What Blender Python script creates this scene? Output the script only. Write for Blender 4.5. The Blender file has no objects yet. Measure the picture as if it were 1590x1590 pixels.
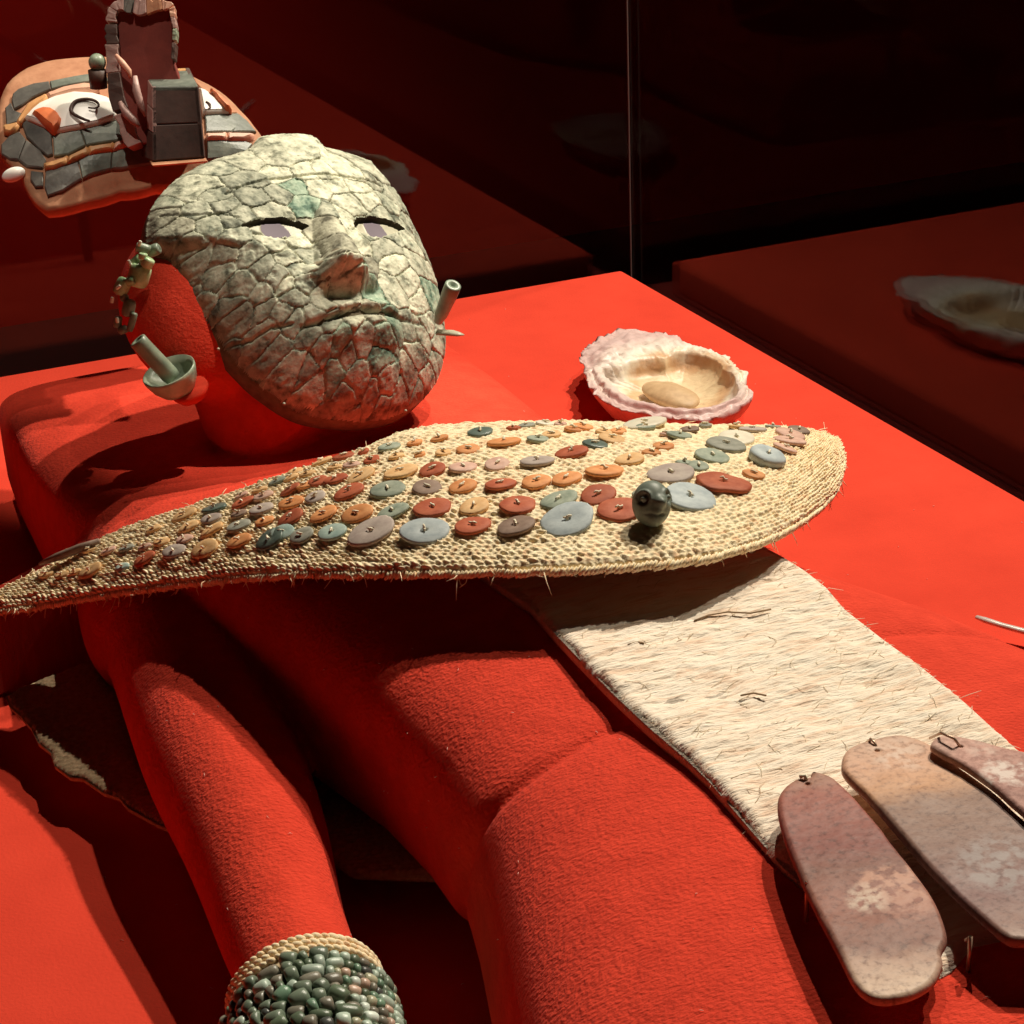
import bpy, bmesh, math, random
import numpy as np
from mathutils import Vector, Matrix, noise
from mathutils.bvhtree import BVHTree
from mathutils.geometry import delaunay_2d_cdt

random.seed(7); rng = np.random.default_rng(7)
SC = bpy.context.scene
COL = SC.collection

# ------------------------------------------------------------------ camera
CAM = Vector((-0.93249365, -1.8940667, 0.65))
CR = Vector((0.9159904809, -0.3992051509, -0.0399585578))
CU = Vector((0.1969658808, 0.3606934303, 0.9116494344))
CF = Vector((0.3495223607, 0.8429326764, -0.4090215428))
FOC = 3000.0
cd = bpy.data.cameras.new("camera"); cam = bpy.data.objects.new("camera", cd); COL.objects.link(cam)
cam.matrix_world = Matrix(((CR.x, CU.x, -CF.x, CAM.x), (CR.y, CU.y, -CF.y, CAM.y), (CR.z, CU.z, -CF.z, CAM.z), (0, 0, 0, 1)))
cd.sensor_width = 36; cd.lens = 36 * FOC / 1590; cd.clip_start = 0.02; cd.clip_end = 60
SC.camera = cam

# ------------------------------------------------------------------ world: a dark gallery
w = bpy.data.worlds.new("World"); SC.world = w; w.use_nodes = True
w.node_tree.nodes["Background"].inputs[0].default_value = (1.0, 0.42, 0.30, 1)
w.node_tree.nodes["Background"].inputs[1].default_value = 0.006

# ------------------------------------------------------------------ gallery spotlights above the case; headdress and wall lamps are added
AIM = Vector((-0.50, -0.80, 0.10))
def spot(name, loc, aim, power, size=0.02, cone=48, blend=0.35, col=(1.0, 0.89, 0.74)):
    l = bpy.data.lights.new(name, 'SPOT'); l.energy = power; l.color = col
    l.spot_size = math.radians(cone); l.spot_blend = blend; l.shadow_soft_size = size
    o = bpy.data.objects.new(name, l); COL.objects.link(o); o.location = loc
    o.rotation_euler = (Vector(aim) - Vector(loc)).to_track_quat('-Z', 'Y').to_euler()
    return o
spot("gallery_or_added_spot", (0.78, -0.22, 2.08), AIM, 244, cone=64)
spot("gallery_or_added_spot", (0.48, 0.20, 2.20), AIM, 108, cone=64)
spot("gallery_or_added_spot", (0.90, -0.62, 2.16), AIM, 72, cone=64)
spot("gallery_or_added_spot", (0.14, -0.93, 2.38), (-0.500, -0.565, 0.215), 175, cone=8.6, blend=.45)
spot("gallery_or_added_spot", (-0.85, -0.75, 2.40), (-0.665, -0.33, 0.30), 80, cone=7.5, blend=.5)  # accent lamp added to brighten the dim headdress, source unseen
spot("added_wall_spot", (-0.9, 1.6, 1.6), (-0.35, 3.0, -0.35), 46, cone=58, blend=1.0, size=.05, col=(1, .75, .6))  # unseen lamp added to light the red wall behind the glass

SC.view_settings.view_transform = 'Standard'; SC.view_settings.look = 'None'
SC.view_settings.exposure = 0.0; SC.view_settings.gamma = 1.0
SC.render.engine = 'CYCLES'
SC.render.resolution_x = 1024; SC.render.resolution_y = 1024
SC.cycles.max_bounces = 8; SC.cycles.transparent_max_bounces = 12

# ------------------------------------------------------------------ helpers
def ray(px, py):
    return CF + CR * ((px - 795) / FOC) - CU * ((py - 795) / FOC)
def at(px, py, z):
    d = ray(px, py); return CAM + d * ((z - CAM.z) / d.z)
def att(px, py, t):
    return CAM + ray(px, py) * t
def depth(p):
    return (p - CAM).dot(CF)

def me_arrays(name, verts, faces):
    """verts Nx3, faces list/array of equal-length rows or mixed lists"""
    m = bpy.data.meshes.new(name)
    if isinstance(faces, np.ndarray):
        k = faces.shape[1]; n = len(faces)
        m.vertices.add(len(verts)); m.vertices.foreach_set("co", np.asarray(verts, dtype=np.float32).ravel())
        m.loops.add(n * k); m.polygons.add(n)
        m.loops.foreach_set("vertex_index", faces.astype(np.int32).ravel())
        m.polygons.foreach_set("loop_start", np.arange(0, n * k, k, dtype=np.int32))
        m.update(calc_edges=True); m.validate()
    else:
        m.from_pydata([tuple(v) for v in verts], [], [tuple(f) for f in faces]); m.update()
    return m
def smooth(m, on=True):
    m.polygons.foreach_set("use_smooth", [on] * len(m.polygons)); m.update()
def link(name, me, mat=None, parent=None, sm=True, loc=None, rot=None):
    o = bpy.data.objects.new(name, me); COL.objects.link(o)
    if sm: smooth(me)
    if mat is not None and len(me.materials) == 0: me.materials.append(mat)
    if parent is not None: o.parent = parent
    if loc is not None: o.location = loc
    if rot is not None: o.rotation_euler = rot
    return o
def tag(o, label, cat=None, group=None, kind=None):
    if label: o["label"] = label
    if cat: o["category"] = cat
    if group: o["group"] = group
    if kind: o["kind"] = kind
    return o
def empty(name, loc, label, cat, group=None):
    o = bpy.data.objects.new(name, None); COL.objects.link(o); o.location = loc; o.empty_display_size = 0.02
    return tag(o, label, cat, group)
def keep(o, parent):
    """parent without moving (parent is an unrotated empty)"""
    o.parent = parent; o.matrix_parent_inverse = Matrix.Translation(-Vector(parent.location)); return o

class MB:
    def __init__(s): s.v = []; s.f = []
    def add(s, vs, fs):
        b = len(s.v); s.v += [tuple(v) for v in vs]; s.f += [tuple(i + b for i in f) for f in fs]
    def tube(s, pts, rad, seg=8, cap=True, flat=1.0, up=None):
        pts = [Vector(p) for p in pts]; n = len(pts)
        if not hasattr(rad, '__len__'): rad = [rad] * n
        vs = []; fs = []; prev = None
        for i, p in enumerate(pts):
            t = (pts[min(i + 1, n - 1)] - pts[max(i - 1, 0)])
            t = t.normalized() if t.length > 1e-9 else Vector((0, 0, 1))
            ref = Vector(up) if up is not None else (prev if prev is not None else (Vector((0, 0, 1)) if abs(t.z) < .9 else Vector((1, 0, 0))))
            a = t.cross(ref)
            if a.length < 1e-6: a = t.cross(Vector((0.3, 1, 0.2)))
            a.normalize(); b = a.cross(t).normalized(); prev = b
            for k in range(seg):
                an = 2 * math.pi * k / seg
                vs.append(p + a * (math.cos(an) * rad[i]) + b * (math.sin(an) * rad[i] * flat))
        for i in range(n - 1):
            for k in range(seg):
                k2 = (k + 1) % seg
                fs.append((i * seg + k, i * seg + k2, (i + 1) * seg + k2, (i + 1) * seg + k))
        if cap:
            fs.append(tuple(range(seg - 1, -1, -1))); fs.append(tuple((n - 1) * seg + k for k in range(seg)))
        s.add(vs, fs)
    def ell(s, c, ax, seg=16, rings=10):
        """ellipsoid: centre, three axis vectors"""
        c = Vector(c); A, B, Cc = [Vector(a) for a in ax]
        vs = [c + Cc]; fs = []
        for i in range(1, rings):
            th = math.pi * i / rings
            for k in range(seg):
                ph = 2 * math.pi * k / seg
                vs.append(c + A * (math.sin(th) * math.cos(ph)) + B * (math.sin(th) * math.sin(ph)) + Cc * math.cos(th))
        vs.append(c - Cc); L = len(vs) - 1
        for k in range(seg): fs.append((0, 1 + k, 1 + (k + 1) % seg))
        for i in range(rings - 2):
            for k in range(seg):
                a = 1 + i * seg + k; b = 1 + i * seg + (k + 1) % seg
                fs.append((a, a + seg, b + seg, b))
        for k in range(seg): fs.append((L, 1 + (rings - 2) * seg + (k + 1) % seg, 1 + (rings - 2) * seg + k))
        s.add(vs, fs)
    def box(s, lo, hi):
        x0, y0, z0 = lo; x1, y1, z1 = hi
        s.add([(x0, y0, z0), (x1, y0, z0), (x1, y1, z0), (x0, y1, z0), (x0, y0, z1), (x1, y0, z1), (x1, y1, z1), (x0, y1, z1)],
              [(0, 3, 2, 1), (4, 5, 6, 7), (0, 1, 5, 4), (1, 2, 6, 5), (2, 3, 7, 6), (3, 0, 4, 7)])
    def rings(s, rl, cap=True):
        """loft through lists of equally many points"""
        n = len(rl[0]); vs = [p for r in rl for p in r]; fs = []
        for i in range(len(rl) - 1):
            for k in range(n):
                k2 = (k + 1) % n
                fs.append((i * n + k, i * n + k2, (i + 1) * n + k2, (i + 1) * n + k))
        if cap:
            fs.append(tuple(range(n - 1, -1, -1))); fs.append(tuple((len(rl) - 1) * n + k for k in range(n)))
        s.add(vs, fs)
    def mesh(s, name):
        return me_arrays(name, s.v, s.f)
    def build(s, name, mat=None, parent=None, sm=True):
        return link(name, s.mesh(name), mat, parent, sm)

def apply_mods(o):
    dg = bpy.context.evaluated_depsgraph_get(); dg.update()
    me = bpy.data.meshes.new_from_object(o.evaluated_get(dg)); o.modifiers.clear()
    old = o.data; o.data = me; me.name = old.name; bpy.data.meshes.remove(old)
def bevel(o, w, seg=2, ang=30):
    m = o.modifiers.new("b", 'BEVEL'); m.width = w; m.segments = seg; m.limit_method = 'ANGLE'; m.angle_limit = math.radians(ang)
    apply_mods(o)

def crom(P, n):
    """Catmull-Rom through rows of P, n samples"""
    P = np.asarray(P, float); m = len(P)
    Q = np.vstack([2 * P[0] - P[1], P, 2 * P[-1] - P[-2]])
    t = np.linspace(0, m - 1 - 1e-9, n); i = t.astype(int); f = (t - i)[:, None]
    p0, p1, p2, p3 = Q[i], Q[i + 1], Q[i + 2], Q[i + 3]
    return 0.5 * ((2 * p1) + (-p0 + p2) * f + (2 * p0 - 5 * p1 + 4 * p2 - p3) * f ** 2 + (-p0 + 3 * p1 - 3 * p2 + p3) * f ** 3)

def vnoise(X, Y, seed=0):
    """smooth value noise on arrays, about -1..1"""
    r = np.random.default_rng(seed); T = r.uniform(-1, 1, (256, 256))
    xi = np.floor(X).astype(int); yi = np.floor(Y).astype(int); fx = X - xi; fy = Y - yi
    fx = fx * fx * (3 - 2 * fx); fy = fy * fy * (3 - 2 * fy)
    a = T[xi & 255, yi & 255]; b = T[(xi + 1) & 255, yi & 255]; c = T[xi & 255, (yi + 1) & 255]; d = T[(xi + 1) & 255, (yi + 1) & 255]
    return (a * (1 - fx) + b * fx) * (1 - fy) + (c * (1 - fx) + d * fx) * fy
def fbm(X, Y, seed=0, octv=4):
    s = 0; a = 0.5
    for i in range(octv): s = s + a * vnoise(X * 2 ** i + 13.7 * i, Y * 2 ** i + 7.1 * i, seed + i); a *= .5
    return s

# ------------------------------------------------------------------ materials
def mat(name, stops, scale=40.0, rough=0.6, bump=0.0, bscale=None, detail=6, stretch=(1, 1, 1), spec=0.4, sheen=0.0, rnd=0.0,
        vor=None, coord='Object', bdist=0.001, dist=0.0, metal=0.0, coat=0.0, extra=None, bstretch=None):
    """stops: list of (position, (r,g,b)) over a noise; rnd mixes a per-object brightness shift"""
    m = bpy.data.materials.new(name); m.use_nodes = True; nt = m.node_tree; N = nt.nodes; Lk = nt.links
    b = N["Principled BSDF"]; b.inputs["Roughness"].default_value = rough; b.inputs["Specular IOR Level"].default_value = spec
    b.inputs["Metallic"].default_value = metal
    if coat: b.inputs["Coat Weight"].default_value = coat; b.inputs["Coat Roughness"].default_value = 0.15
    if sheen: b.inputs["Sheen Weight"].default_value = sheen; b.inputs["Sheen Roughness"].default_value = 0.5
    tc = N.new("ShaderNodeTexCoord"); mp = N.new("ShaderNodeMapping"); mp.inputs["Scale"].default_value = stretch
    Lk.new(tc.outputs[coord], mp.inputs[0])
    vec = mp.outputs[0]
    no = N.new("ShaderNodeTexNoise"); no.inputs["Scale"].default_value = scale; no.inputs["Detail"].default_value = detail
    no.inputs["Roughness"].default_value = 0.6; no.inputs["Distortion"].default_value = dist
    if rnd:
        oi = N.new("ShaderNodeObjectInfo"); ad = N.new("ShaderNodeVectorMath"); ad.operation = 'MULTIPLY_ADD'
        Lk.new(oi.outputs["Random"], ad.inputs[0]); ad.inputs[1].default_value = (7.3, 3.1, 5.7); Lk.new(vec, ad.inputs[2]); 
        Lk.new(ad.outputs[0], no.inputs["Vector"])
    else: Lk.new(vec, no.inputs["Vector"])
    cr = N.new("ShaderNodeValToRGB"); el = cr.color_ramp.elements
    while len(el) < len(stops): el.new(0.5)
    for e, (p, c) in zip(el, stops): e.position = p; e.color = (*c, 1)
    Lk.new(no.outputs["Fac"], cr.inputs[0]); out = cr.outputs[0]
    if vor:
        vo = N.new("ShaderNodeTexVoronoi"); vo.inputs["Scale"].default_value = vor[0]; Lk.new(vec, vo.inputs["Vector"])
        r2 = N.new("ShaderNodeValToRGB"); r2.color_ramp.elements[0].position = vor[1]; r2.color_ramp.elements[1].position = vor[2]
        Lk.new(vo.outputs["Distance"], r2.inputs[0]); mx = N.new("ShaderNodeMix"); mx.data_type = 'RGBA'
        Lk.new(r2.outputs[0], mx.inputs["Factor"]); mx.inputs[6].default_value = (*vor[3], 1); Lk.new(out, mx.inputs[7]); out = mx.outputs[2]
    if rnd:
        hs = N.new("ShaderNodeHueSaturation"); ma = N.new("ShaderNodeMath"); ma.operation = 'MULTIPLY_ADD'
        Lk.new(oi.outputs["Random"], ma.inputs[0]); ma.inputs[1].default_value = 2 * rnd; ma.inputs[2].default_value = 1 - rnd
        Lk.new(ma.outputs[0], hs.inputs["Value"]); Lk.new(out, hs.inputs["Color"]); out = hs.outputs[0]
    if extra: out = extra(nt, tc, out)
    Lk.new(out, b.inputs["Base Color"])
    if bump:
        n2 = N.new("ShaderNodeTexNoise"); n2.inputs["Scale"].default_value = bscale or scale; n2.inputs["Detail"].default_value = 4
        if bstretch:
            mp2 = N.new("ShaderNodeMapping"); mp2.inputs["Scale"].default_value = bstretch; Lk.new(tc.outputs[coord], mp2.inputs[0]); Lk.new(mp2.outputs[0], n2.inputs["Vector"])
        else: Lk.new(vec, n2.inputs["Vector"])
        bp = N.new("ShaderNodeBump"); bp.inputs["Strength"].default_value = bump; bp.inputs["Distance"].default_value = bdist
        Lk.new(n2.outputs["Fac"], bp.inputs["Height"]); Lk.new(bp.outputs[0], b.inputs["Normal"])
    return m
RED0 = (0.78, 0.048, 0.022)
M_red = mat("red_baize", [(0.3, (0.62, 0.048, 0.025)), (0.7, (0.74, 0.062, 0.032))], scale=9, rough=0.95, bump=0.35, bscale=420, spec=0.1, sheen=0.0, bdist=0.0012)
M_plush = mat("red_plush", [(0.3, (0.64, 0.048, 0.024)), (0.7, (0.78, 0.064, 0.032))], scale=60, rough=0.95, bump=0.75, bscale=430, spec=0.1, sheen=0.03, bdist=0.002, stretch=(1, 1, 1), bstretch=(0.8, 1.2, 1))
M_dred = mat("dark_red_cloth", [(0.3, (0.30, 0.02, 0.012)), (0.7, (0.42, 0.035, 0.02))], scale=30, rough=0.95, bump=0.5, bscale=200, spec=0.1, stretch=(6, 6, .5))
M_weave = mat("plant_fibre_twine", [(0.25, (0.70, 0.40, 0.24)), (0.37, (0.88, 0.62, 0.38)), (0.48, (0.95, 0.79, 0.52)), (0.8, (0.97, 0.86, 0.64))], scale=220, rough=0.8, bump=0.5, bscale=900, spec=0.2, bdist=0.0006, detail=3)
M_felt = mat("matted_fibre", [(0.25, (0.66, 0.44, 0.32)), (0.36, (0.86, 0.64, 0.48)), (0.50, (0.94, 0.80, 0.65)), (0.8, (0.97, 0.90, 0.78))], scale=34, rough=0.9, bump=0.55, bscale=130, spec=0.15, stretch=(1.2, 6, 4), bdist=0.003, detail=9, dist=0.6)
M_wire = mat("copper_wire", [(0, (0.55, 0.38, 0.28)), (1, (0.6, 0.42, 0.3))], rough=0.35, metal=0.6)
print("BASE OK")
# ------------------------------------------------------------------ the case: platform, recess, glass
b = MB(); b.box((-2.2, -3.2, -0.040), (0.0, 0.0, 0.0))
plat = b.build("display_platform", M_red, sm=False); bevel(plat, 0.004, 3); smooth(plat.data); tag(plat, "red baize display platform", kind="structure")
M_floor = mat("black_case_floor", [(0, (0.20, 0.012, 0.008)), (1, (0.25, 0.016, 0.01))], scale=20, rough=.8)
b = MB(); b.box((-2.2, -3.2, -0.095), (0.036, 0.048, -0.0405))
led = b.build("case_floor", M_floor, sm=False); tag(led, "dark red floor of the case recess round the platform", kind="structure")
def glass_mat():
    m = bpy.data.materials.new("case_glass"); m.use_nodes = True; nt = m.node_tree; N = nt.nodes; L = nt.links
    N.remove(N["Principled BSDF"]); tr = N.new("ShaderNodeBsdfTransparent"); tr.inputs[0].default_value = (0.96, 0.97, 0.96, 1)
    gl = N.new("ShaderNodeBsdfGlossy"); gl.inputs["Roughness"].default_value = 0.012
    lw = N.new("ShaderNodeLayerWeight"); lw.inputs[0].default_value = 0.5; mx = N.new("ShaderNodeMixShader")
    pw = N.new("ShaderNodeMath"); pw.operation = 'POWER'; pw.inputs[1].default_value = 4.0; L.new(lw.outputs["Facing"], pw.inputs[0])
    ma = N.new("ShaderNodeMath"); ma.operation = 'MULTIPLY_ADD'; ma.inputs[1].default_value = 0.33; ma.inputs[2].default_value = 0.028; L.new(pw.outputs[0], ma.inputs[0])
    L.new(ma.outputs[0], mx.inputs[0]); L.new(tr.outputs[0], mx.inputs[1]); L.new(gl.outputs[0], mx.inputs[2])
    L.new(mx.outputs[0], N["Material Output"].inputs[0]); return m
M_glass = glass_mat()
b = MB(); b.box((-2.2, 0.036, -0.070), (0.0305, 0.042, 1.25))
g = b.build("glass_pane", M_glass, sm=False); tag(g, "clear glass pane along the back edge of the platform behind the headdress", "glass pane")
b = MB(); b.box((0.0305 + .001, -3.2, -0.070), (0.0365, 0.042, 1.25))
g = b.build("glass_pane", M_glass, sm=False); tag(g, "clear glass pane along the right edge of the platform beside the shell", "glass pane")
M_seal = mat("grey_seal", [(0, (0.16, 0.14, 0.13)), (1, (0.2, 0.18, 0.17))], rough=0.4)
b = MB(); b.box((0.0290, 0.0340, -0.070), (0.0303, 0.0358, 1.25))
s = b.build("corner_seal", M_seal, sm=False); tag(s, "thin grey vertical seal where the two glass panes meet", "glass joint")
# gallery floor and far walls beyond the glass (dark)
M_wall = mat("dark_gallery_wall", [(0, (0.035, 0.012, 0.01)), (1, (0.045, 0.016, 0.012))], scale=3, rough=0.9)
b = MB(); b.box((-9, -9, -0.95), (9, 9, -0.9)); fl = b.build("gallery_floor", M_wall, sm=False); tag(fl, None, kind="structure")
M_rwall = mat("red_gallery_wall", [(0, (0.42, 0.012, 0.008)), (1, (0.46, 0.015, 0.01))], scale=3, rough=.95, spec=.05)
b = MB(); b.box((-9, 3.0, -0.9), (9, 3.2, 4)); fl = b.build("gallery_wall", M_rwall, sm=False); tag(fl, None, kind="structure")
b = MB(); b.box((-2.2, -3.2, -0.9), (0.036, 0.048, -0.0955)); fl = b.build("case_plinth", M_dred, sm=False); tag(fl, "dark red plinth under the display case", kind="structure")

# ------------------------------------------------------------------ mannequin
MASK_T = 1.37
MC = att(470, 430, MASK_T)
wv = -ray(470, 430).normalized()
rv = (CR - wv * CR.dot(wv)).normalized(); uv_ = wv.cross(rv).normalized()
def camdir(a, b_, c): return (rv * a + uv_ * b_ + wv * c).normalized()
E1 = camdir(.866, 0, -.5); E2 = camdir(-.284, .823, -.492); E2 = (E2 - E1 * E1.dot(E2)).normalized(); E3 = E1.cross(E2).normalized()
print("mask centre", MC, "normal", E3, 'up', E2)

def sring(y, cx, hw, top, tilt=0.0, p=2.8, n=72, bot=0.0):
    out = []
    for k in range(n):
        a = 2 * math.pi * k / n; c, s_ = math.cos(a), math.sin(a)
        far_side = c > 0 and y < -.7; kf = min(1, max(0, (-.7 - y) / .25)); pp = p + (2.6 - p) * kf if far_side else p; X = math.copysign(abs(c) ** (2 / pp), c) * hw * ((1 - .29 * kf) if far_side else 1); Zz = math.copysign(abs(s_) ** (2 / pp), s_)
        z = (top + bot) / 2 + Zz * (top - bot) / 2
        out.append(Vector((cx + X, y + tilt * ((0.20 if X < 0 else -0.20) * X - 0.40 * (z - .07)), z)))
    return out
body = MB()
R_ = [(-.318, -.555, .165, .070, 0), (-.321, -.555, .178, .090, 0), (-.332, -.556, .190, .103, 0), (-.40, -.556, .194, .108, 0), (-.50, -.556, .195, .110, 0), (-.60, -.552, .191, .114, 0),
      (-.66, -.546, .186, .122, 0), (-.72, -.538, .180, .138, 0), (-.78, -.53, .174, .154, 0), (-.86, -.52, .168, .160, .2), (-.92, -.50, .172, .160, .5), (-.98, -.47, .185, .159, .8), (-1.03, -.45, .199, .158, 1),
      (-1.068, -.442, .207, .1575, 1), (-1.0745, -.441, .206, .157, 1), (-1.0765, -.44, .2045, .1556, 1), (-1.081, -.44, .2045, .1556, 1), (-1.083, -.44, .207, .158, 1), (-1.092, -.44, .209, .1595, 1),
      (-1.12, -.442, .214, .161, 1), (-1.18, -.447, .227, .162, 1), (-1.26, -.455, .244, .163, 1), (-1.38, -.46, .250, .165, 1), (-1.5, -.46, .25, .165, 1), (-1.8, -.45, .22, .15, 1)]
R_ = [(r[0],) + tuple(r[1:]) for r in R_]
RR = np.array(R_)
# densify the smooth stretches
rl = []
for i in range(len(R_) - 1):
    a, c = RR[i], RR[i + 1]; nseg = max(1, int(abs(c[0] - a[0]) / .012))
    for k in range(nseg):
        f = k / nseg; q = a * (1 - f) + c * f
        rl.append(sring(q[0], q[1], q[2], q[3], q[4], p=3.5 if q[0] < -.7 else 3.5 + 3.5 * min(1, (q[0] + .7) / .2)))
rl.append(sring(*RR[-1]))
body.rings(rl)
# right arm of the figure
_ap = [(.0, (-.690, -.62, .058), .055), (0, (-.705, -.72, .055), .055)] + [(0, tuple(at(x, y, z)), r) for x, y, z, r in ((283, 1000, .054, .0515), (343, 1170, .050, .0475), (398, 1310, .045, .0405), (437, 1440, .038, .034), (478, 1550, .036, .031), (515, 1680, .036, .030), (560, 1850, .036, .036))]
apts = crom([tuple(p) + (r,) for _, p, r in _ap], 44)
body.tube([p[:3] for p in apts], [p[3] for p in apts], 32)
# head form behind the mask and neck
HC = MC - E3 * .088 - E1 * .022 + E2 * .030
body.ell(HC, (E1 * .074, E2 * .076, E3 * .050), 32, 20)
body.tube([HC - E2 * .02 + E1 * .015, HC - E2 * .07 - E3 * .02 + E1 * .02, Vector((-.535, -.50, .065)), Vector((-.53, -.56, .045))], [.052, .044, .048, .04], 24)
o = body.build("mannequin", M_plush)
rm = o.modifiers.new("r", 'REMESH'); rm.mode = 'VOXEL'; rm.voxel_size = 0.0024; rm.use_smooth_shade = True
sm_ = o.modifiers.new("s", 'SMOOTH'); sm_.factor = 0.5; sm_.iterations = 2
apply_mods(o)
if len(o.data.materials) == 0: o.data.materials.append(M_plush)
smooth(o.data)
mannequin = tag(o, "red plush mannequin lying on its back under the woven cape and stone mask", "mannequin")
dgm = bpy.context.evaluated_depsgraph_get()
BV_body = BVHTree.FromObject(o, dgm)
# ------------------------------------------------------------------ jade mosaic mask
class Face:
    """plane MC + u E1 + v E2 + h E3"""
    def __init__(s, C, e1, e2, e3): s.C, s.e1, s.e2, s.e3 = C, e1, e2, e3
    def L(s, px, py, h=0.0):
        d = ray(px, py); q = s.C + s.e3 * h; t = (q - CAM).dot(s.e3) / d.dot(s.e3); p = CAM + d * t - s.C
        return np.array((p.dot(s.e1), p.dot(s.e2)))
    def W(s, u, v, h): return s.C + s.e1 * u + s.e2 * v + s.e3 * h
F = Face(MC, E1, E2, E3)
RIMD = 0.050
rim_px = [(403,210),(432,206),(488,209),(504,224),(547,236),(576,247),(602,278),(625,308),(640,337),(660,383),(676,425),(688,468),(694,501),(694,550),(683,589),(660,618),(625,641),(580,651),(527,649),(472,638),(423,609),(380,573),(341,527),(311,484),(285,439),(259,399),(229,373),(229,350),(235,321),(256,292),(292,262),(324,247),(367,234),(390,226)]
rim = np.array([F.L(x, y, -RIMD) for x, y in rim_px])
C0 = F.L(500, 430, -0.0)
ra = np.arctan2(rim[:, 1] - C0[1], rim[:, 0] - C0[0]); rr = np.hypot(rim[:, 0] - C0[0], rim[:, 1] - C0[1])
order = np.argsort(ra); ra = ra[order]; rr = rr[order]
rae = np.concatenate([ra - 2 * math.pi, ra, ra + 2 * math.pi]); rre = np.tile(rr, 3)
def rimR(a): return np.interp(a, rae, rre)
def gauss(x, s): return np.exp(-(x / s) ** 2)
def sstep(x, a, b): t = np.clip((x - a) / (b - a), 0, 1); return t * t * (3 - 2 * t)
def base_h(u, v):
    du, dv = u - C0[0], v - C0[1]; R = np.hypot(du, dv); rho = R / rimR(np.arctan2(dv, du))
    return -RIMD * np.clip(rho, 0, 1.1) ** 2.7, rho
def on(px, py, extra=0.0):
    """uv of a photographed point of the base surface"""
    h = -0.01
    for _ in range(12):
        q = F.L(px, py, h + extra); h = float(base_h(q[0], q[1])[0])
    return F.L(px, py, h + extra)
def seg_d(u, v, a, b):
    d = b - a; L2 = d.dot(d); t = np.clip(((u - a[0]) * d[0] + (v - a[1]) * d[1]) / L2, 0, 1)
    return np.hypot(u - a[0] - t * d[0], v - a[1] - t * d[1]), t
def poly_d(u, v, P):
    D = None
    for a, b in zip(P[:-1], P[1:]):
        d, _ = seg_d(u, v, a, b); D = d if D is None else np.minimum(D, d)
    return D
NB = on(508, 322, .004); NM = on(540, 365, .018); NT = on(557, 404, .033); NU = on(542, 440, .010)
WL = on(508, 410, .016); WR = on(583, 410, .020)
MO = [on(470, 506, .002), on(500, 496, .006), on(535, 484, .009), on(565, 478, .010), on(600, 479, .010), on(632, 487, .008), on(658, 499, .004)]
EL = [on(373, 352), on(392, 342), on(415, 336), on(440, 335), on(462, 341), on(481, 350), on(466, 358), on(450, 365), on(425, 369), on(404, 362)]
ER = [on(550, 346), on(556, 336), on(578, 333), on(600, 338), on(618, 348), on(628, 357), on(612, 362), on(592, 366), on(572, 364), on(558, 356)]
CH = on(592, 560, .010); CKL = on(390, 425); CKR = on(640, 410)
def feat(u, v):
    h, rho = base_h(u, v)
    # nose: ridge rising from the bridge to the tip, cut off under the tip
    ax = NT - NB; ln = np.hypot(*ax); ax = ax / ln; px_ = np.array((-ax[1], ax[0]))
    t = ((u - NB[0]) * ax[0] + (v - NB[1]) * ax[1]) / ln; s = (u - NB[0]) * px_[0] + (v - NB[1]) * px_[1]
    hh = (0.0085 + 0.0265 * np.clip(t, 0, 1) ** 1.25) * sstep(t, -0.28, 0.12) * (1 - sstep(t, 0.90, 1.20))
    wid = 0.0070 + 0.0062 * np.clip(t, 0, 1.2)
    h = h + hh * np.clip(1 - (np.abs(s) / (wid * 1.55)) ** 2.2, 0, 1)
    for W_ in (WL, WR):
        d = np.hypot((u - W_[0]) * 1.0, (v - W_[1]) * 1.15); h = h + 0.0105 * np.clip(1 - (d / .0138) ** 2, 0, 1) ** 1.3
    # lips
    d = poly_d(u, v, MO); mc = MO[3]
    mu = np.array([p[0] for p in MO]); mv = np.array([p[1] for p in MO]); od = np.argsort(mu)
    ml = np.interp(u, mu[od], mv[od]); above = v - ml; side = np.exp(-((u - mc[0]) / .036) ** 4)
    h = h + side * (0.0092 * gauss(above - .0050, .0062) * (above > -.001) + 0.0108 * gauss(above + .011, .0105) * (above < 0.0))
    h = h - 0.0055 * gauss(d, .0015) * (0.4 + side)
    # philtrum, chin, cheeks, brow
    h = h + 0.006 * gauss(np.hypot(u - CH[0], (v - CH[1]) * 1.3), .024)
    h = h + 0.006 * gauss(np.hypot(u - CKL[0], v - CKL[1]), .040) + .004 * gauss(np.hypot(u - CKR[0], v - CKR[1]), .03)
    h = h - 0.004 * gauss(np.hypot(u - on_e1[0], (v - on_e1[1])), .020) - 0.004 * gauss(np.hypot(u - on_e2[0], (v - on_e2[1])), .018)
    return h, rho
on_e1 = np.mean(EL, axis=0); on_e2 = np.mean(ER, axis=0)
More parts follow.
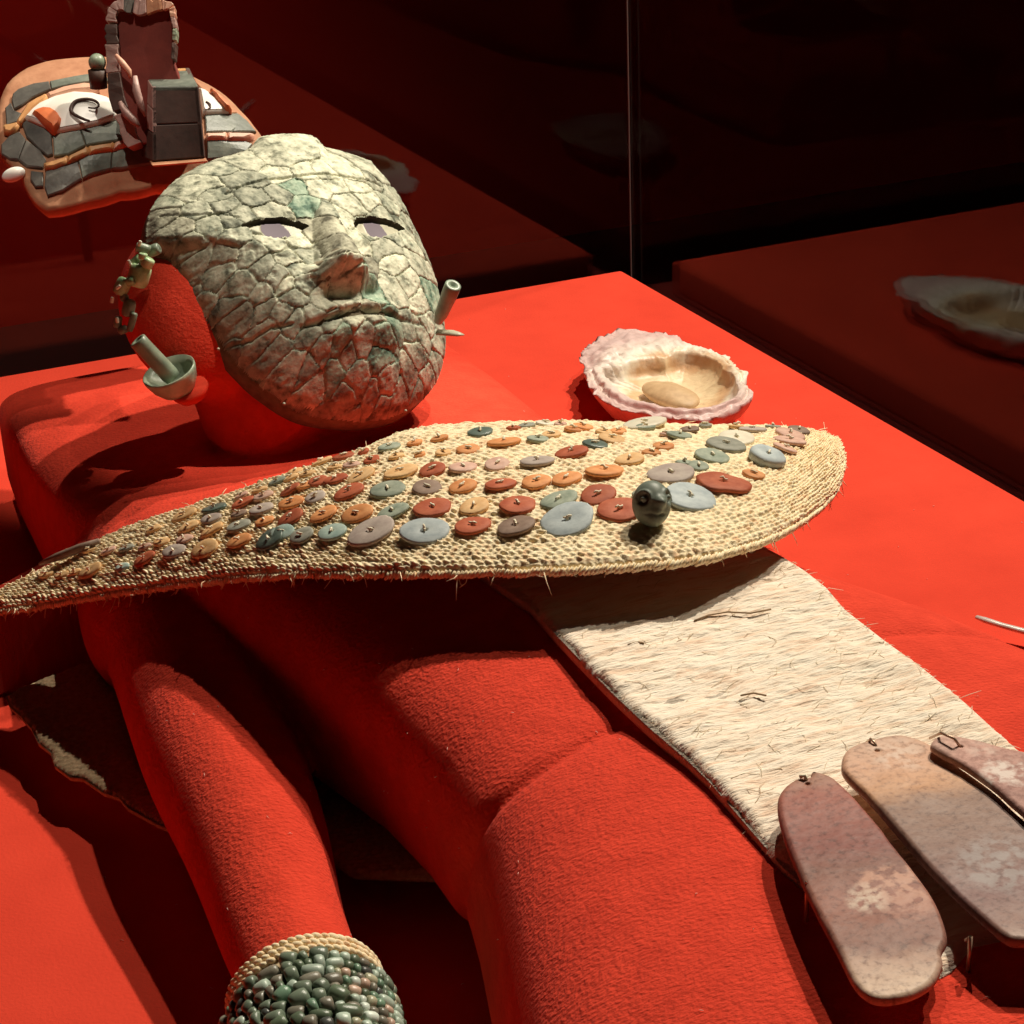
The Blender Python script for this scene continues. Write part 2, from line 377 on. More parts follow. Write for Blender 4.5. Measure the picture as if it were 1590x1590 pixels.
seeds_px = [(440,240),(478,262),(505,266),(575,255),(545,262),(385,250),(345,256),(386,272),(425,262),(295,293),(262,310),(348,318),(400,305),(420,322),(440,298),(462,288),(475,312),(495,290),(522,283),(560,288),(590,284),(575,305),(545,312),(611,318),(606,297),(628,345),(252,335),(280,351),(326,346),(238,378),(262,398),(300,368),(318,385),(356,389),(370,365),(285,412),(318,412),(342,428),(350,408),(392,400),(424,378),(446,400),(405,418),(432,432),(378,438),(470,372),(480,395),(462,420),(472,440),(492,362),(500,400),(552,372),(568,418),(513,328),(530,330),(600,385),(640,378),(612,408),(654,411),(636,440),(655,468),(612,448),(672,458),(525,462),(580,455),(500,468),(484,490),(443,438),(406,458),(368,455),(410,480),(439,485),(460,462),(330,455),(302,440),(316,480),(341,493),(376,495),(394,529),(352,528),(366,548),(443,523),(470,548),(428,551),(403,574),(451,577),(462,592),(430,600),(470,615),(500,602),(395,560),(509,508),(548,506),(578,500),(608,503),(640,512),(560,528),(590,530),(523,538),(500,545),(590,556),(651,545),(520,570),(500,583),(555,588),(600,590),(640,580),(655,605),(620,620),(580,618),(545,608),(520,622),(500,635),(550,640),(590,640),(470,630),(683,530),(668,500),(684,560),(668,590),(660,520),(635,345),(648,360),(600,330),(412,352),(440,350),(575,350),(600,350),(358,340),(375,330),(330,300),(310,325),(270,370),(282,385),(300,400),(335,440),(355,470),(385,470),(425,505),(460,500),(480,520),(490,560),(535,555),(445,610),(415,590),(380,560),(330,510)]
STEP = 0.00072
us = np.arange(rim[:, 0].min() - .004, rim[:, 0].max() + .004, STEP); vs_ = np.arange(rim[:, 1].min() - .004, rim[:, 1].max() + .004, STEP)
U, V = np.meshgrid(us, vs_, indexing='ij')
H, RHO = feat(U, V)
seeds = np.array([on(x, y, 0.002) for x, y in seeds_px])
wu = U + 0.0013 * fbm(U * 90, V * 90, 3, 3) + .0006 * fbm(U * 500, V * 500, 5, 2); wv2 = V + 0.0013 * fbm(U * 90, V * 90, 11, 3) + .0006 * fbm(U * 500, V * 500, 15, 2)
wrnd = [(rng.uniform(0, 3.14), rng.uniform(1.0, 1.22)) for _ in seeds]
D1 = np.full(U.shape, 9.0); D2 = np.full(U.shape, 9.0); LAB = np.zeros(U.shape, int)
for i, s_ in enumerate(seeds):
    ea, er = wrnd[i]; ca, sa = math.cos(ea), math.sin(ea); xx, yy = (wu - s_[0]) * ca + (wv2 - s_[1]) * sa, -(wu - s_[0]) * sa + (wv2 - s_[1]) * ca
    d = np.hypot(xx * er, yy / er) - (0.0012 * math.sin(i * 12.9) if i not in (0, 3, 5, 9) else 0.004)
    near = d < D1
    D2 = np.where(near, D1, np.minimum(D2, d)); LAB = np.where(near, i, LAB); D1 = np.where(near, d, D1)
def inpoly(u, v, P):
    r = np.zeros(u.shape, bool); n = len(P); j = n - 1
    for i in range(n):
        xi, yi = P[i]; xj, yj = P[j]
        c = ((yi > v) != (yj > v)) & (u < (xj - xi) * (v - yi) / (yj - yi + 1e-12) + xi); r ^= c; j = i
    return r
EY = np.zeros(U.shape, int); LID = np.zeros(U.shape)
for k, P in enumerate((EL, ER)):
    ins = inpoly(U, V, P); EY[ins] = k + 1
# distance from upper lid polyline
DU = np.minimum(poly_d(U, V, EL[:6]), poly_d(U, V, ER[:6]))
border = D2 - D1                                  # about twice the distance to the crack
gw = 0.0002 + 0.0011 * fbm(U * 120 + 5, V * 120, 21, 2) + 0.0006
groove = 1 - sstep(border, gw * 0.35, gw * 1.9)
trnd = rng.uniform(-1, 1, (len(seeds), 3))
lift = trnd[LAB, 0] * 0.0006 + trnd[LAB, 1] * 0.036 * (U - seeds[LAB, 0]) + trnd[LAB, 2] * 0.036 * (V - seeds[LAB, 1])
tex = 0.0007 * fbm(U * 260, V * 260, 31, 4) + 0.0006 * fbm(U * 90, V * 90, 41, 3) + 0.0004 * fbm(U * 900, V * 900, 51, 2)
pits = -0.0008 * sstep(fbm(U * 240, V * 240, 61, 4), 0.20, 0.42)
dome = -0.0002 * gauss(border, .003)
nzone = np.clip(1 - np.hypot(U - NT[0], V - NT[1]) / .02, 0, 1)
HT = H + lift * (1 - nzone) + tex * (1 - .6 * nzone) + pits + dome - groove * 0.0019 * (1 - .5 * nzone)
# forehead seam and the long cheek crack
for P, wdt, dp in (([on(352, 300), on(385, 285), on(425, 275), on(470, 272), on(520, 271), on(555, 276), on(592, 287)], .0010, .0030),
               ([on(362, 471), on(385, 488), on(408, 502), on(425, 503), on(452, 504)], .0009, .0032),
               ([on(250, 336), on(300, 334), on(345, 333), on(372, 338)], .0008, .0022),
               ([on(478, 436), on(490, 446), on(512, 448)], .0012, .0030),
               ([on(536, 384, .03), on(546, 404, .034), on(560, 402, .034), on(578, 398, .03)], .0009, .0030)):
    d = poly_d(wu, wv2, P); HT = HT - dp * gauss(d, wdt)
ridge = sstep(RHO, .93, 1.0); HT = HT - 0.004 * ridge ** 2
eyes = EY > 0
lidzone = sstep(DU, .0025, .0035)
HT = np.where(eyes, H - 0.0035 - 0.012 * (1 - lidzone), HT)
# labels of pieces: stones, then eye whites, then irises
IR = [on(432, 357), on(588, 353)]
LAB2 = LAB.copy()
for k in (0, 1):
    LAB2[EY == k + 1] = 1000 + k
    dd = np.hypot(U - IR[k][0], (V - IR[k][1]) * .85); m_ = (EY == k + 1) & (dd < .0112); LAB2[m_] = 1010 + k
    HT = np.where(m_, HT + .0006, HT)
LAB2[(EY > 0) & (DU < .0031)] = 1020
PX = np.array(F.C)[None, None, :] + U[..., None] * np.array(E1) + V[..., None] * np.array(E2) + HT[..., None] * np.array(E3)
inside = RHO < 1.0
cell_in = inside[:-1, :-1] & inside[1:, :-1] & inside[:-1, 1:] & inside[1:, 1:]
cl = LAB2[:-1, :-1]
def ramp(lo, mid, hi): return [(0.36, lo), (0.44, mid), (0.53, tuple(.5 * (a + b) for a, b in zip(mid, hi))), (0.61, hi)]
ST = dict(scale=95, rough=0.7, bump=0.6, bscale=420, rnd=0.22, spec=0.2, bdist=0.0008, vor=(95, 0.02, 0.16, (0.16, 0.14, 0.09)), detail=9)
M_st = [mat("grey_green_stone", ramp((0.10, .11, .08), (.24, .25, .185), (.46, .46, .35)), **ST),
        mat("pale_stone", ramp((0.15, .155, .11), (.34, .345, .255), (.56, .55, .42)), **ST),
        mat("brown_grey_stone", ramp((0.09, .085, .06), (.215, .205, .15), (.40, .39, .29)), **ST),
        mat("jade_green_stone", ramp((0.055, .10, .07), (.15, .215, .155), (.33, .39, .29)), **ST)]
green = {15, 16, 97, 98, 83, 62, 102, 84, 100, 64, 94, 88}
brown = {29, 30, 35, 33, 36, 73, 74, 75, 76, 50, 52, 49, 77, 79, 80, 112, 113, 114, 115, 108, 109, 110, 111, 107, 106, 92, 93, 90, 89, 88, 26, 27, 137, 138, 143, 144, 145, 146}
pale = {0, 1, 2, 3, 4, 5, 8, 13, 17, 18, 19, 20, 21, 22, 40, 41, 45, 51, 55, 57, 58, 65, 66, 67, 54, 9, 63, 60, 61, 59}
mask = empty("mosaic_mask", MC, "grey green stone mosaic mask of a human face over the mannequin's head", "mask")
def patch(lab, name, mt):
    sel = cell_in & (cl == lab)
    ii, jj = np.nonzero(sel)
    if len(ii) < 12: return None
    nv = U.shape[1]
    q = np.stack([ii * nv + jj, (ii + 1) * nv + jj, (ii + 1) * nv + jj + 1, ii * nv + jj + 1], 1)
    un, inv = np.unique(q, return_inverse=True)
    o = link(name, me_arrays(name, PX.reshape(-1, 3)[un], inv.reshape(-1, 4)), mt); keep(o, mask); return o
for i in range(len(seeds)):
    mt = M_st[3] if i in green else M_st[2] if i in brown else M_st[1] if i in pale else M_st[0]
    patch(i, "stone_tile", mt)
M_scl = mat("white_shell_eye", [(0.3, (.28, .27, .19)), (0.7, (.44, .42, .31))], scale=80, rough=.45, bump=.2, bscale=300)
M_iris = mat("grey_obsidian", [(0, (.12, .10, .12)), (1, (.16, .135, .155))], scale=30, rough=.7, spec=.1)
for k in (0, 1):
    patch(1000 + k, "eye_white", M_scl); patch(1010 + k, "iris", M_iris)
M_lidshade = mat("lid_shade_dark", [(0, (.03, .025, .015)), (1, (.05, .04, .025))], rough=.95)  # near-black band under the upper lid: the lid's shade put into the colour
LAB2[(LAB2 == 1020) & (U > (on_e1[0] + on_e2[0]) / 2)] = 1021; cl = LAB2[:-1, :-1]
patch(1020, "eyelid_shade", M_lidshade); patch(1021, "eyelid_shade", M_lidshade)
# smooth mortar shell behind the stones
M_mortar = mat("mask_mortar", [(0.3, (.10, .075, .045)), (0.7, (.20, .16, .10))], scale=120, rough=.9, bump=.5, bscale=500)
b = MB(); rl = []
for rho_ in (.99, .992, .975, .94, .88, .8, .7, .6, .5, .4, .3, .2, .1, .02):
    ring = []
    for k in range(96):
        a = 2 * math.pi * k / 96; R = rimR(a) * rho_; u_, v_ = C0[0] + R * math.cos(a), C0[1] + R * math.sin(a)
        hq, rq = feat(np.array([u_]), np.array([v_]))
        hq = float(hq[0]) - .0042 - (.012 if len(rl) == 0 else 0); ring.append(F.W(u_, v_, hq - (.003 if rho_ > .95 else 0)))
    rl.append(ring)
# eyes need room
for ring in rl:
    for i_, p in enumerate(ring):
        q = p - MC; u_, v_ = q.dot(E1), q.dot(E2)
        if inpoly(np.array([u_]), np.array([v_]), EL)[0] or inpoly(np.array([u_]), np.array([v_]), ER)[0]: ring[i_] = p - E3 * .014
b.rings(rl); o = b.build("mortar_shell", M_mortar); keep(o, mask)
# ------------------------------------------------------------------ woven cape with stone discs
st = [((-30,952),.070,(-30,928),.074), ((60,940),.085,(60,885),.092), ((200,916),.115,(200,817),.122), ((400,893),.158,(430,741),.168), ((560,889),.178,(540,705),.184),
      ((720,886),.188,(655,664),.190), ((900,880),.195,(850,655),.193), ((1060,868),.196,(980,657),.190), ((1145,851),.192,(1100,660),.184), ((1232,818),.183,(1200,663),.176), ((1296,768),.168,(1268,669),.168), ((1315,716),.158,(1303,682),.160)]
near = np.array([at(*p, z) for p, z, _, _ in st]); far = np.array([at(*p, z) for _, _, p, z in st])
NS = 1000
nearS = crom(near, 400); arc = np.concatenate([[0], np.cumsum(np.linalg.norm(np.diff(nearS, axis=0), axis=1))])
par = np.interp(np.linspace(0, arc[-1], NS), arc, np.linspace(0, 1, 400))
def cr(P, t):
    m = len(P); Q = np.vstack([2 * P[0] - P[1], P, 2 * P[-1] - P[-2]]); t = np.clip(t, 0, 1) * (m - 1 - 1e-9); i = t.astype(int); f = (t - i)[:, None]
    p0, p1, p2, p3 = Q[i], Q[i + 1], Q[i + 2], Q[i + 3]
    return 0.5 * ((2 * p1) + (-p0 + p2) * f + (2 * p0 - 5 * p1 + 4 * p2 - p3) * f ** 2 + (-p0 + 3 * p1 - 3 * p2 + p3) * f ** 3)
A_ = cr(near, par); B_ = cr(far, par)
NT_ = 300
tt = np.linspace(0, 1, NT_)
S = A_[:, None, :] * (1 - tt)[None, :, None] + B_[:, None, :] * tt[None, :, None]
S[..., 2] += 0.012 * (4 * tt * (1 - tt))[None, :] * np.clip(np.linalg.norm(B_ - A_, axis=1) / .2, 0, 1)[:, None]
width = np.linalg.norm(B_ - A_, axis=1)
du = np.gradient(S, axis=0); dv = np.gradient(S, axis=1); Nn = np.cross(du, dv); Nn /= np.linalg.norm(Nn, axis=2, keepdims=True) + 1e-12
if Nn[NS // 2, NT_ // 2, 2] < 0: Nn = -Nn
ul = np.concatenate([[0], np.cumsum(np.linalg.norm(np.diff(A_, axis=0), axis=1))])[:, None] * np.ones((1, NT_))
vl = tt[None, :] * width[:, None]
def weave_h(u, v, cu=.0050, cv=.0039, seed=0):
    u = u + .0030 * fbm(u * 60, v * 60, 70 + seed, 3); v = v + .0030 * fbm(u * 90, v * 90, 80 + seed, 2)
    r = np.floor(v / cv); fv = v / cv - r - .5
    fv = np.clip(fv + .05 * vnoise(u / cu * 1.0, r * 1.7 + 5, 97 + seed), -.5, .5)
    sl = .95 + .35 * vnoise(r * 1.9, u * 40, 98 + seed)
    fu0 = u / cu + 0.5 * (r % 2) + fv * sl + .10 * vnoise(r * 2.3 + 9, u / cu * .9, 99 + seed); c = np.floor(fu0); fu = fu0 - c - .5
    k = np.clip(1 - (2 * fu / .98) ** 2, 0, 1) * np.clip(1 - (2 * fv / 1.0) ** 2, 0, 1)
    jit = vnoise(c * .77 + 3.1, r * 1.31, 90 + seed)
    return np.sqrt(k) * (1 + .5 * jit) + .10 * vnoise(u * 3200, v * 1500, 95 + seed)
HW = weave_h(ul, vl)
edge = np.minimum(np.minimum(vl, width[:, None] - vl), np.minimum(ul, ul[-1] - ul) * 1.0)
P3 = S + Nn * (HW * .0019 - .0035 * (1 - sstep(edge, 0, .004)) + .0011 * fbm(ul * 30, vl * 30, 5, 2))[..., None]
# ragged outline
P3[:, 0, :] += Nn[:, 0] * 0
rag = .0016 * rng.uniform(-1, 1, (NS, 1))
sd = (S[:, 1] - S[:, 0]); sd /= np.linalg.norm(sd, axis=1, keepdims=True) + 1e-9
for j, wgt in ((0, 1), (1, .8), (2, .5), (3, .25)): P3[:, j] += sd * rag * wgt; P3[:, NT_ - 1 - j] += sd * rag * wgt
cape = empty("woven_cape", at(700, 800, .19), "broad woven fibre cape sewn with rows of small stone discs across the chest", "cape")
def grid_faces(n, m):
    i, j = np.meshgrid(np.arange(n - 1), np.arange(m - 1), indexing='ij'); a = (i * m + j).ravel()
    return np.stack([a, a + m, a + m + 1, a + 1], 1)
top = P3.reshape(-1, 3)
# underside: coarse
si = np.arange(0, NS, 10); si = np.append(si, NS - 1); sj = np.array([0, 60, 120, 180, 240, NT_ - 1])
TH = .0055
o = link("woven_cloth", me_arrays("woven_cloth", top, grid_faces(NS, NT_)), M_weave); keep(o, cape)
cloth_o = o
S2 = (S - Nn * TH)
b = MB(); idx = {}
vsb = []
for a_, i_ in enumerate(si):
    for b2, j_ in enumerate(sj): vsb.append(S2[i_, j_])
b.add(vsb, [tuple(r) for r in grid_faces(len(si), len(sj))])
M_back = mat("cape_lining", [(0, (.30, .14, .08)), (1, (.42, .22, .13))], scale=80, rough=.9, bump=.3, bscale=300)
o = b.build("lining", M_back); keep(o, cape)
# rolled edge of small twisted twine loops
def edge_curve(j): return S[:, j] - Nn[:, j] * .0025
b = MB()
for j, dr in ((0, -1), (NT_ - 1, 1)):
    C_ = edge_curve(j)
    for k in range(0, NS - 6, 3):
        p = Vector(C_[k]); t_ = Vector(C_[min(k + 5, NS - 1)]) - p
        if t_.length < 1e-6: continue
        t_.normalize(); n_ = Vector(Nn[k, j]); s_ = Vector(sd[k]) * dr
        q = p + s_ * random.uniform(-.001, .001)
        b.tube([q - t_ * .002 - n_ * .0024 + s_ * .0002, q + s_ * .0014, q + t_ * .0022 + n_ * .0022 - s_ * .0008], [.0009, .0014, .0009], 5)
o = b.build("edge_stitching", M_weave); keep(o, cape); tag(o, None, kind="stuff")
b = MB()
for k in range(260):
    j = 0 if random.random() < .7 else NT_ - 1; i_ = random.randrange(5, NS - 5); dr = -1 if j == 0 else 1
    p = Vector(S[i_, j]) - Vector(Nn[i_, j]) * random.uniform(0, .004); s_ = Vector(sd[i_]) * dr; t_ = Vector(du[i_, j]).normalized()
    d1 = (s_ * random.uniform(.2, 1) + t_ * random.uniform(-1, 1) + Vector((0, 0, random.uniform(-.6, .3)))).normalized(); L_ = random.uniform(.003, .010) * (1.6 if random.random() < .08 else 1)
    d2 = (d1 + Vector((random.uniform(-.5, .5), random.uniform(-.5, .5), random.uniform(-.5, .3)))).normalized()
    b.tube([p, p + d1 * L_ * .5, p + d1 * L_ * .5 + d2 * L_ * .5], [.00035, .0003, .00012], 4)
o = b.build("loose_fibre", M_weave); keep(o, cape); tag(o, None, kind="stuff")
cs = S[::4, ::4]; BV_cape = BVHTree.FromPolygons([tuple(p) for p in (cs + Nn[::4, ::4] * .0012).reshape(-1, 3)], [tuple(r) for r in grid_faces(cs.shape[0], cs.shape[1])])
def disc_mat(name, a, c, rough=.62, **k): return mat(name, [(.3, a), (.7, c)], scale=130, rough=rough, bump=.25, bscale=420, rnd=.12, spec=.18, bdist=.0006, **k)
DM = {'T': disc_mat("tan_stone", (.60, .33, .14), (.78, .52, .27)), 'O': disc_mat("orange_shell", (.55, .20, .07), (.76, .36, .15)), 'R': disc_mat("brick_red_shell", (.36, .075, .035), (.52, .15, .075)),
      'P': disc_mat("pinkish_stone", (.48, .27, .21), (.66, .44, .35)), 'G': disc_mat("grey_stone", (.22, .22, .18), (.38, .37, .31)), 'V': disc_mat("grey_green_disc_stone", (.20, .24, .19), (.40, .43, .34)),
      'D': disc_mat("dark_green_stone", (.07, .10, .085), (.16, .20, .17), .3), 'B': disc_mat("blue_grey_stone", (.34, .39, .41), (.52, .57, .57), .55), 'N': disc_mat("brown_stone", (.19, .12, .09), (.31, .22, .17)),
      'W': disc_mat("white_shell", (.66, .58, .46), (.82, .76, .62), .4), 'K': disc_mat("pink_grey_stone", (.38, .30, .27), (.52, .44, .38)), 'A': disc_mat("aqua_grey_stone", (.26, .36, .33), (.44, .52, .46), .55)}
discs = """73,893,26,T 97,893,28,T 118,889,22,T 142,886,50,T 192,881,28,A 226,868,46,R 272,856,46,K 320,852,58,T 373,840,48,O 421,837,58,D 440,827,42,A 470,832,44,G 517,827,48,A 578,825,74,K 660,825,72,B 734,817,54,R 802,817,60,N 882,807,84,B
962,792,66,R 1005,770,48,V 140,855,24,T 170,856,28,P 198,852,28,G 226,850,26,P 252,842,30,T 288,838,34,P 331,823,44,T 372,817,44,G 412,810,34,O 453,804,48,R 504,799,48,O 556,798,50,O 611,795,48,V 672,789,60,R 737,787,48,T 804,785,58,R 869,777,58,V 929,769,56,R 1070,772,84,B 1122,750,84,R 1170,738,36,O
240,822,30,T 295,818,40,T 329,806,38,K 372,799,30,N 407,791,44,K 453,781,42,O 491,773,36,K 543,764,50,R 603,761,52,V 663,758,46,N 719,756,42,O 777,753,46,R 833,749,46,O 880,744,46,O 939,732,60,O 978,714,44,T 1042,736,70,K 1084,725,34,V 1062,720,26,V 1105,709,54,V 1127,691,64,G 1143,681,60,W 1189,713,60,B 1218,697,40,P
288,800,50,T 334,790,44,D 378,781,42,R 410,771,34,P 452,761,36,R 474,755,30,O 495,748,34,R 522,745,38,R 562,739,44,T 623,733,52,T 672,730,42,R 719,727,44,P 772,722,42,P 834,717,52,K 888,703,50,R 924,691,38,D 949,682,44,T 1011,704,28,O 1030,694,34,O 1055,677,42,V
376,771,26,P 404,762,26,T 432,748,32,V 453,743,28,T 478,737,26,T 520,727,24,T 546,723,26,P 578,715,26,R 616,710,26,T 652,707,18,O 688,704,26,T 727,699,36,O 783,687,50,O 835,683,34,V 856,676,30,T 890,668,28,O
460,733,26,T 501,718,34,T 534,710,32,R 565,703,18,R 605,695,34,V 644,689,26,O 683,682,28,O 746,672,38,D 797,666,22,R 818,662,28,G 846,659,28,W 905,664,34,O 938,672,26,T 1002,664,30,V 1001,658,70,W 1071,668,30,N 1095,662,20,G 1168,668,44,K 1143,664,24,T 1226,675,50,P 1226,685,48,P 1240,669,36,N 960,671,26,O 1035,676,20,P 870,660,20,P 1200,664,26,G""".split()
bar = 0
def disc_mesh(r, thick, wob, hole=True, seed=0, elong=1.0):
    rr_ = random.Random(seed); n = 20; ph = [rr_.uniform(0, 6.3) for _ in range(3)]; am = [wob * rr_.uniform(.3, 1) for _ in range(3)]
    def rad(a): return r * (1 + am[0] * math.cos(2 * a + ph[0]) + am[1] * .6 * math.cos(3 * a + ph[1]) + am[2] * .4 * math.cos(5 * a + ph[2]))
    b = MB(); rl = []
    tl = rr_.uniform(-.12, .12)
    prof = [(.90, 0), (.985, .12), (1.0, .5), (.985, .8), (.90, 1.0), (.5, 1.05), (.2, 1.05)] + ([(.13, .95), (.11, .35)] if hole else [(.03, 1.05)])
    for f, z in prof:
        rl.append([Vector((rad(2 * math.pi * k / n) * f * math.cos(2 * math.pi * k / n) * elong, rad(2 * math.pi * k / n) * f * math.sin(2 * math.pi * k / n), thick * z * (1 + tl * f * math.cos(2 * math.pi * k / n)))) for k in range(n)])
    b.rings(rl, cap=True); return b.mesh("stone_disc")
M_thread = mat("pale_thread", [(0, (.86, .76, .56)), (1, (.95, .88, .70))], scale=300, rough=.8)
def place(px, py, bvh):
    d = ray(px, py).normalized(); hit = bvh.ray_cast(CAM, d)
    return hit[0], hit[1]
def frame(n, spin=0):
    n = n.normalized()
    if n.z < 0: n = -n
    x = Vector((1, 0, 0)) - n * n.x; x.normalize(); y = n.cross(x)
    xs = x * math.cos(spin) + y * math.sin(spin); ys = n.cross(xs)
    return Matrix((xs, ys, n)).transposed().to_4x4()
loc_cape = Vector(cape.location)
for k, d in enumerate(discs):
    x, y, wd, c = d.split(','); x, y, wd = float(x), float(y), float(wd)
    p, n = place(x, y + wd * .04, BV_cape)
    if p is None:
        p, n = place(x, y + 6, BV_cape)
        if p is None: print("MISS", d); continue
    r = wd / 2 * depth(p) / FOC * 1.06
    th = min(.0030, .0013 + r * .085); 
    if c == 'B' and x > 1150: th = .0055
    spin = random.uniform(0, 6.28); big = abs(x - 1122) < 2 and y > 740
    me = disc_mesh(r, th, .06 if not big else .16, seed=k)
    me.materials.append(DM[c]); smooth(me)
    o = bpy.data.objects.new("stone_disc", me); COL.objects.link(o)
    ysc = 1.0; n_u = n if n.z > 0 else -n; fx_ = frame(n_u); spin = random.uniform(-.35, .35)
    if x < 560:
        k_ = int(np.argmin(np.linalg.norm(cs.reshape(-1, 3) - np.array(p), axis=1))); tv = Vector(du[::4, ::4].reshape(-1, 3)[k_]).normalized()
        n_u = n if n.z > 0 else -n; fx_ = frame(n_u); spin = math.atan2(tv.dot(fx_.col[1].to_3d()), tv.dot(fx_.col[0].to_3d())); ysc = float(np.interp(x, [60, 300, 560], [.50, .60, .84]))
    else: ysc = .86
    M_ = frame(n + Vector((random.uniform(-.16, .16), random.uniform(-.16, .10), 0)), spin if not big else .3)
    M_ = M_ @ Matrix.Diagonal((1, ysc, 1, 1))
    M_.translation = Vector(p) - loc_cape + n.normalized() * (.0002 if n.z > 0 else -.0002); 
    # one side of each disc rides up on its neighbour
    o.parent = cape; o.matrix_local = M_
    b = MB(); kz = th * 1.0
    a = random.uniform(0, 6.28); h_ = random.uniform(.0008, .0024)
    b.tube([Vector((0, 0, kz * .4)), Vector((0, 0, kz + .001)), Vector((math.cos(a) * .0012, math.sin(a) * .0012, kz + h_)), Vector((math.cos(a) * .003, math.sin(a) * .003, kz + h_ * .8))], [.0009, .001, .0008, .0004], 6)
    b.tube([Vector((0, 0, kz + .0008)), Vector((-math.cos(a) * .0022, -math.sin(a) * .0022, kz + .0012))], [.0008, .0005], 5)
    t_ = link("thread_knot", b.mesh("thread_knot"), M_thread); t_.parent = o
# grey stone rod lying along the far edge of the cape at the left
p0, _ = place(58, 882, BV_cape); p1, _ = place(155, 846, BV_cape)
if p0 is None: p0 = at(62, 882, .098)
if p1 is None: p1 = at(158, 842, .12)
b = MB(); up = Vector((0, 0, .003)); b.tube([p0 + up, p0.lerp(p1, .3) + up, p0.lerp(p1, .7) + up, p1 + up], [.0012, .003, .0032, .0018], 8); o = b.build("stone_rod", DM['N']); keep(o, cape)
# small carved head pendant
p, n = place(1012, 812, BV_cape); hc = Vector(p) + Vector((0, 0, .0118))
hn = (-ray(1012, 795)).normalized(); ux = (CU - hn * CU.dot(hn)).normalized(); rx = ux.cross(hn).normalized()
if rx.dot(CR) < 0: rx = -rx
b = MB(); b.ell(hc, (rx * .0108, hn * .0105, ux * .0128), 64, 48); me = b.mesh("carved_head")
def fd(r_, u_, h_): return (rx * r_ + ux * u_ + hn * h_).normalized()
fe1, fe2, fn, fm, fj = fd(-.42, .22, .8), fd(.80, .30, .30), fd(.42, .05, .85), fd(.25, -.45, .8), fd(.15, -.75, .5)
for v in me.vertices:
    q = v.co - hc; d = q.normalized(); k = 0
    g_ = lambda a, w: math.exp(-((d - a).length / w) ** 2)
    for e in (fe1, fe2):
        rr_ = (d - e).length; k += -.0030 * math.exp(-(((rr_ - .24) / .07) ** 2)) + .0010 * math.exp(-((rr_ / .14) ** 2)) + .0010 * math.exp(-(((rr_ - .40) / .08) ** 2)) * (d.dot(ux) > .1)
    k += .0048 * g_(fn, .26) + .0026 * g_(fm + ux * .10, .22) + .0026 * g_(fj, .34)
    mm_ = d.dot(ux) + .52; k -= .0024 * math.exp(-((mm_ / .05) ** 2)) * g_(fm, .5)
    v.co += d * k
M_jh = mat("polished_dark_jade", [(.3, (.10, .125, .10)), (.7, (.21, .24, .195))], scale=160, rough=.45, spec=.3)
o = link("carved_head_pendant", me, M_jh); tag(o, "small dark green carved stone head resting on the near edge of the cape", "pendant")

# ------------------------------------------------------------------ woven back piece on the platform and the support under the left wing of the cape
def px_sheet(name, poly, z, thick, mt, cell=None, grid=.0009, hf=None, parent=None, wob=0, edge_round=.004, px_z=None):
    """thick sheet with a photographed outline lying at height z (number or function of x,y)"""
    P = [at(x, y, zz) for (x, y), zz in zip(poly, px_z or [z] * len(poly))]
    xy = np.array([(p.x, p.y) for p in P]); x0, y0 = xy.min(0) - grid; x1, y1 = xy.max(0) + grid
    X, Y = np.meshgrid(np.arange(x0, x1, grid), np.arange(y0, y1, grid), indexing='ij')
    Xw, Yw = X + wob * fbm(X * 60, Y * 60, 3, 3), Y + wob * fbm(X * 60, Y * 60, 9, 3)
    ins = inpoly(Xw, Yw, xy); D = poly_d(Xw, Yw, list(xy) + [xy[0]])
    Z = z(X, Y) if callable(z) else np.full(X.shape, float(z))
    Z = Z + (hf(X, Y, D) if hf else 0) - thick * .8 * (1 - np.sqrt(np.clip(1 - (1 - np.clip(D / edge_round, 0, 1)) ** 2, 0, 1)))
    base = (z(X, Y) if callable(z) else z) - thick
    c = ins[:-1, :-1] & ins[1:, :-1] & ins[:-1, 1:] & ins[1:, 1:]
    ii, jj = np.nonzero(c); m = X.shape[1]
    q = np.stack([ii * m + jj, (ii + 1) * m + jj, (ii + 1) * m + jj + 1, ii * m + jj + 1], 1)
    un, inv = np.unique(q, return_inverse=True); V3 = np.stack([X, Y, Z], -1).reshape(-1, 3)[un]; f = inv.reshape(-1, 4)
    o = link(name, me_arrays(name, V3, f), mt)
    # side wall + bottom from the outline
    b = MB(); n = len(P); rl = []
    cx, cy = xy.mean(0)
    def ztop(p): return float(z(np.array([p[0]]), np.array([p[1]]))[0]) if callable(z) else z
    dense = []
    for i in range(n):
        a, c2 = xy[i], xy[(i + 1) % n]; L_ = np.hypot(*(c2 - a)); k = max(1, int(L_ / .006))
        for t in range(k): dense.append(a + (c2 - a) * t / k)
    for dz, ins_ in ((-thick, .03), (-thick * .75, .008), (-thick * .3, .0)):
        rl.append([Vector((p[0] + (cx - p[0]) * ins_ * .15, p[1] + (cy - p[1]) * ins_ * .15, ztop(p) + dz)) for p in dense])
    b.rings(rl, cap=True); s_ = b.build("underside", mt); s_.parent = o
    return o, P
def weave_sheet(X, Y, D):
    return .0016 * weave_h(X * .8 + Y * .6, -X * .6 + Y * .8, seed=4)
M_weave2 = mat("aged_twine", [(0.25, (0.38, 0.24, 0.13)), (0.6, (0.58, 0.43, 0.26)), (0.8, (0.68, 0.54, 0.34))], scale=260, rough=0.85, bump=0.4, bscale=900, spec=0.2, bdist=0.0006, detail=3)
